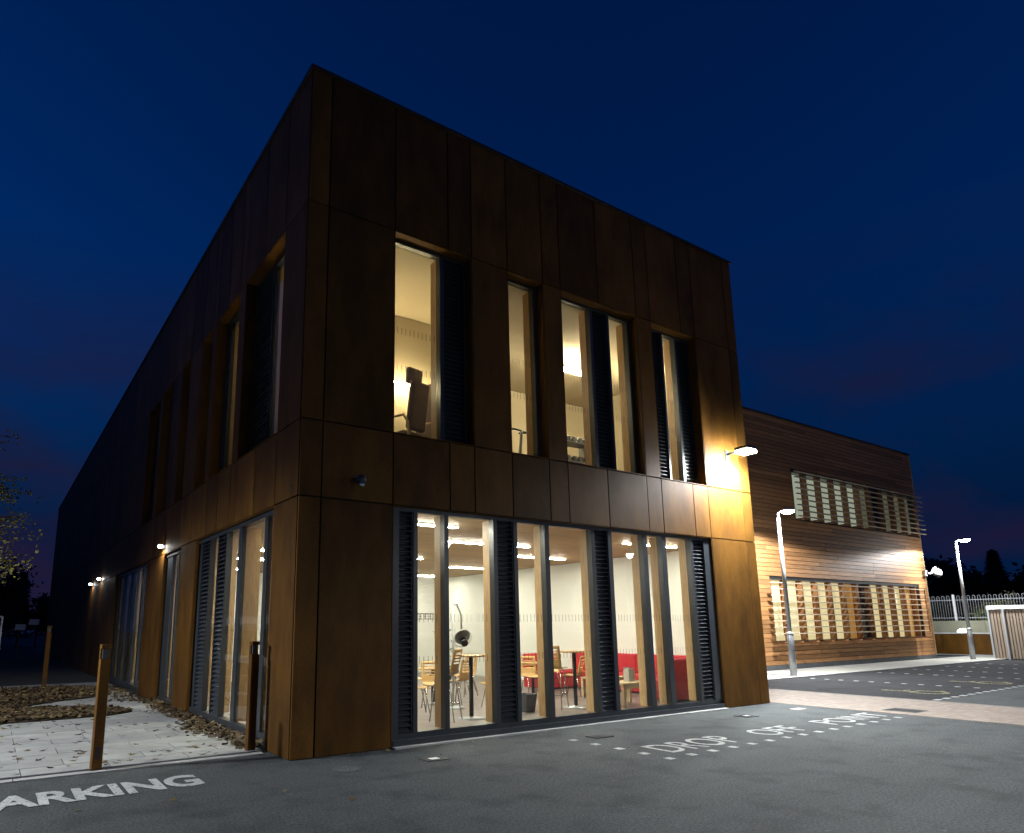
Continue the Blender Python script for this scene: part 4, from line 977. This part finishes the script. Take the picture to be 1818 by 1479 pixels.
# brick house far behind
t = thing('house', 'dim red brick house far behind the lamp post', 'house', (72, 17.2, 0))
part('wall', B(-3, 3, -2.2, 2.6, 0, 4.1), 'brick_wall', t)
mb = MB(); mb.v = [(-3.2,-2.5,4.1),(3.2,-2.5,4.1),(3.2,2.9,4.1),(-3.2,2.9,4.1),(0,-2.5,5.9),(0,2.9,5.9)]; mb.f = [(0,3,2,1),(0,1,4),(3,5,2),(0,4,5,3),(1,2,5,4)]
part('roof', mb, 'roof_tile', t); wd_ = part('window', B(-3.06, -3.002, -0.9, 0.3, 1.2, 2.4), 'white_paint', t); part('pane', B(-3.08, -3.062, -0.8, 0.2, 1.3, 2.3), 'lens_dark', wd_)
# far left: fence with two white notices and a white gate frame
t = thing('mesh_fence', 'dark mesh fence across the far end of the side path', 'fence', (-6, 31, 0))
for i in range(4): part('fence_post', B(2.0*i-0.03, 2.0*i+0.03, -0.03, 0.03, 0, 2.3), 'iron', t)
for i in range(30): unit('wire', (6.0, 0.006, 0.006), 'iron', t, (0, 0, 0.1+0.072*i))
for x, z_, w_, lab in ((-1.42, 1.88, 0.42, 'upper right white notice board on the far fence'), (-1.97, 1.64, 0.42, 'lower left white notice board on the far fence')):
    t = thing('notice_board', lab, 'sign', (x, 30.9, z_), 0, 'white notices on the far fence'); part('board', B(-w_/2, w_/2, -0.01, 0.0, 0, 0.27), 'white_paint', t); part('clip', B(-.03, .03, 0.001, 0.06, 0.2, 0.23), 'iron', t)
t = thing('gate_frame', 'white tubular gate frame at the left edge', 'gate', (-3.5, 20, 0))
part('upright', MB().tube([(0.63, 0, 0), (0.63, 0, 2.08)], 0.03, 8), 'white_paint', t); part('upright', MB().tube([(-1.2, 0, 0), (-1.2, 0, 2.08)], 0.03, 8), 'white_paint', t); part('top_rail', MB().tube([(-1.2, 0, 2.08), (0.63, 0, 2.08)], 0.03, 8), 'white_paint', t)
# ------------------------------------------------------------------ fallen leaves
def leaf_poly(rs, s):
    pts = []
    for a, r in [(90, 1.0), (62, .55), (40, .9), (15, .5), (-12, .75), (-50, .42), (-90, .35), (-130, .42), (-168, .75), (165, .5), (140, .9), (118, .55)]:
        r *= rs.uniform(.85, 1.15)*s; pts.append((r*math.cos(R(a)), r*math.sin(R(a)), 0.18*s*(r/s)**2*rs.uniform(-.2, 1.4)))
    return pts
LM = []
for k in range(6):
    pts = leaf_poly(random, 0.055); mb = MB(); mb.v = [(0, 0, 0.004)] + pts; mb.f = [(0, i+1, (i+1) % 12+1) for i in range(12)]
    mb.tube([(0, 0, 0.005), (0.003, -0.05, 0.012)], 0.0016, 4); me = mb.mesh('leaf'); me.materials.append(MAT['leaf%d' % (k % 5)]); LM.append(me)
rs = random.Random(11)
spots = []
for i in range(110):
    y = 0.9+rs.random()**1.3*5.0; x = -0.15-rs.random()**1.15*(2.9+0.05*y)
    spots.append((x, y, 0.034))
spots += [(rs.uniform(-2.4, -0.9), rs.uniform(8.0, 9.6), 0.034) for _ in range(16)]
for x, y, z_ in spots:
    o = link('fallen_leaf', rs.choice(LM), None, None, (x, y, z_), rot=(rs.uniform(-.25, .25), rs.uniform(-.25, .25), rs.uniform(0, 6.28)))
    s = rs.uniform(0.6, 1.35); o.scale = (s, s, s*rs.uniform(.6, 1.6)); tag(o, 'dry brown fallen leaf lying loose on the pale paving', 'leaf', 'fallen leaves on the paving')
for x, y in [(4.25, -0.72), (4.6, -1.0), (4.2, -1.25), (3.7, -1.75), (3.95, -1.9), (4.05, -2.0), (4.3, -1.7), (5.4, -1.75), (1.7, -0.8), (1.0, -0.12), (1.3, -0.16), (0.75, -0.1), (2.1, -0.2), (2.6, -0.25), (3.4, -0.2), (6.8, -0.4), (-1.6, -1.2), (-2.4, -1.1), (-0.6, -1.5), (0.2, -1.4), (-0.2, -2.2), (5.5, -4.2), (6.9, -4.0)]:
    o = link('fallen_leaf', rs.choice(LM), None, None, (x, y, 0.012), rot=(rs.uniform(-.3, .3), rs.uniform(-.3, .3), rs.uniform(0, 6.28)))
    s = rs.uniform(.5, 1.0); o.scale = (s, s, s); tag(o, 'dark fallen leaf lying on the grey asphalt', 'leaf', 'fallen leaves on the asphalt')
def litter(name, label, sampler, n, rs):
    mbs = [MB() for _ in range(5)]
    root = tag(link(name, None), label, 'leaf litter', kind='stuff')
    for i in range(n):
        x, y, z_ = sampler(rs); mb = mbs[rs.choice([0, 0, 1, 1, 2, 2, 3, 4])]; s = rs.uniform(0.028, 0.055); a = rs.uniform(0, 6.28)
        M_ = Matrix.Rotation(a, 3, 'Z') @ Matrix.Rotation(rs.gauss(0, .3), 3, 'X') @ Matrix.Rotation(rs.gauss(0, .3), 3, 'Y'); j = len(mb.v)
        for q in ((0, 1.1, .15), (.6, .35, 0), (.85, -.3, .2), (0, -.9, 0.05), (-.85, -.3, .2), (-.6, .35, 0)): mb.v.append(tuple(M_ @ (Vector(q)*s) + Vector((x, y, z_))))
        mb.f += [(j, j+5, j+4, j+3), (j, j+3, j+2, j+1)]
    for k, mb in enumerate(mbs): part('leaf_mass', mb, 'leaf%d' % k, root, kind='stuff')
def inpoly(x, y, P):
    c_ = False
    for (x1, y1), (x2, y2) in zip(P, P[1:]+P[:1]):
        if (y1 > y) != (y2 > y) and x < (x2-x1)*(y-y1)/(y2-y1)+x1: c_ = not c_
    return c_
def bedsample(P, x0, x1, y0, y1):
    def f(rs):
        while True:
            x, y = rs.uniform(x0, x1), rs.uniform(y0, y1)
            if inpoly(x, y, P): return x, y, 0.06+rs.random()**2*0.045
    return f
litter('leaf_litter', 'brown leaf litter covering the nearer planting bed', bedsample(bed1, -5, -0.7, 5.9, 8.6), 5200, rs)
litter('leaf_litter', 'brown leaf litter covering the farther planting bed', bedsample(bed2, -5, -0.5, 8.4, 14.6), 7000, rs)
def drift(rs):
    y = rs.uniform(1.0, 8.6); b = 0.10+0.16*(0.5+0.5*math.sin(y*2.1+1))*(1.0 if 2.0 < y < 5.2 else 0.5)
    d = abs(rs.gauss(0, b)); x = -0.01-d; base = 0.03 if y > 0.8 else 0.0
    return x, y, base+0.01+max(0, 0.07-d*0.3)*rs.random()
litter('leaf_drift', 'drift of yellow brown leaves banked along the side wall', drift, 1500, rs)
litter('leaf_scatter', 'thin scatter of leaves along the far side glazing', lambda rs: (-0.05-abs(rs.gauss(0, .35)), rs.uniform(8.6, 13.5), 0.04), 420, rs)
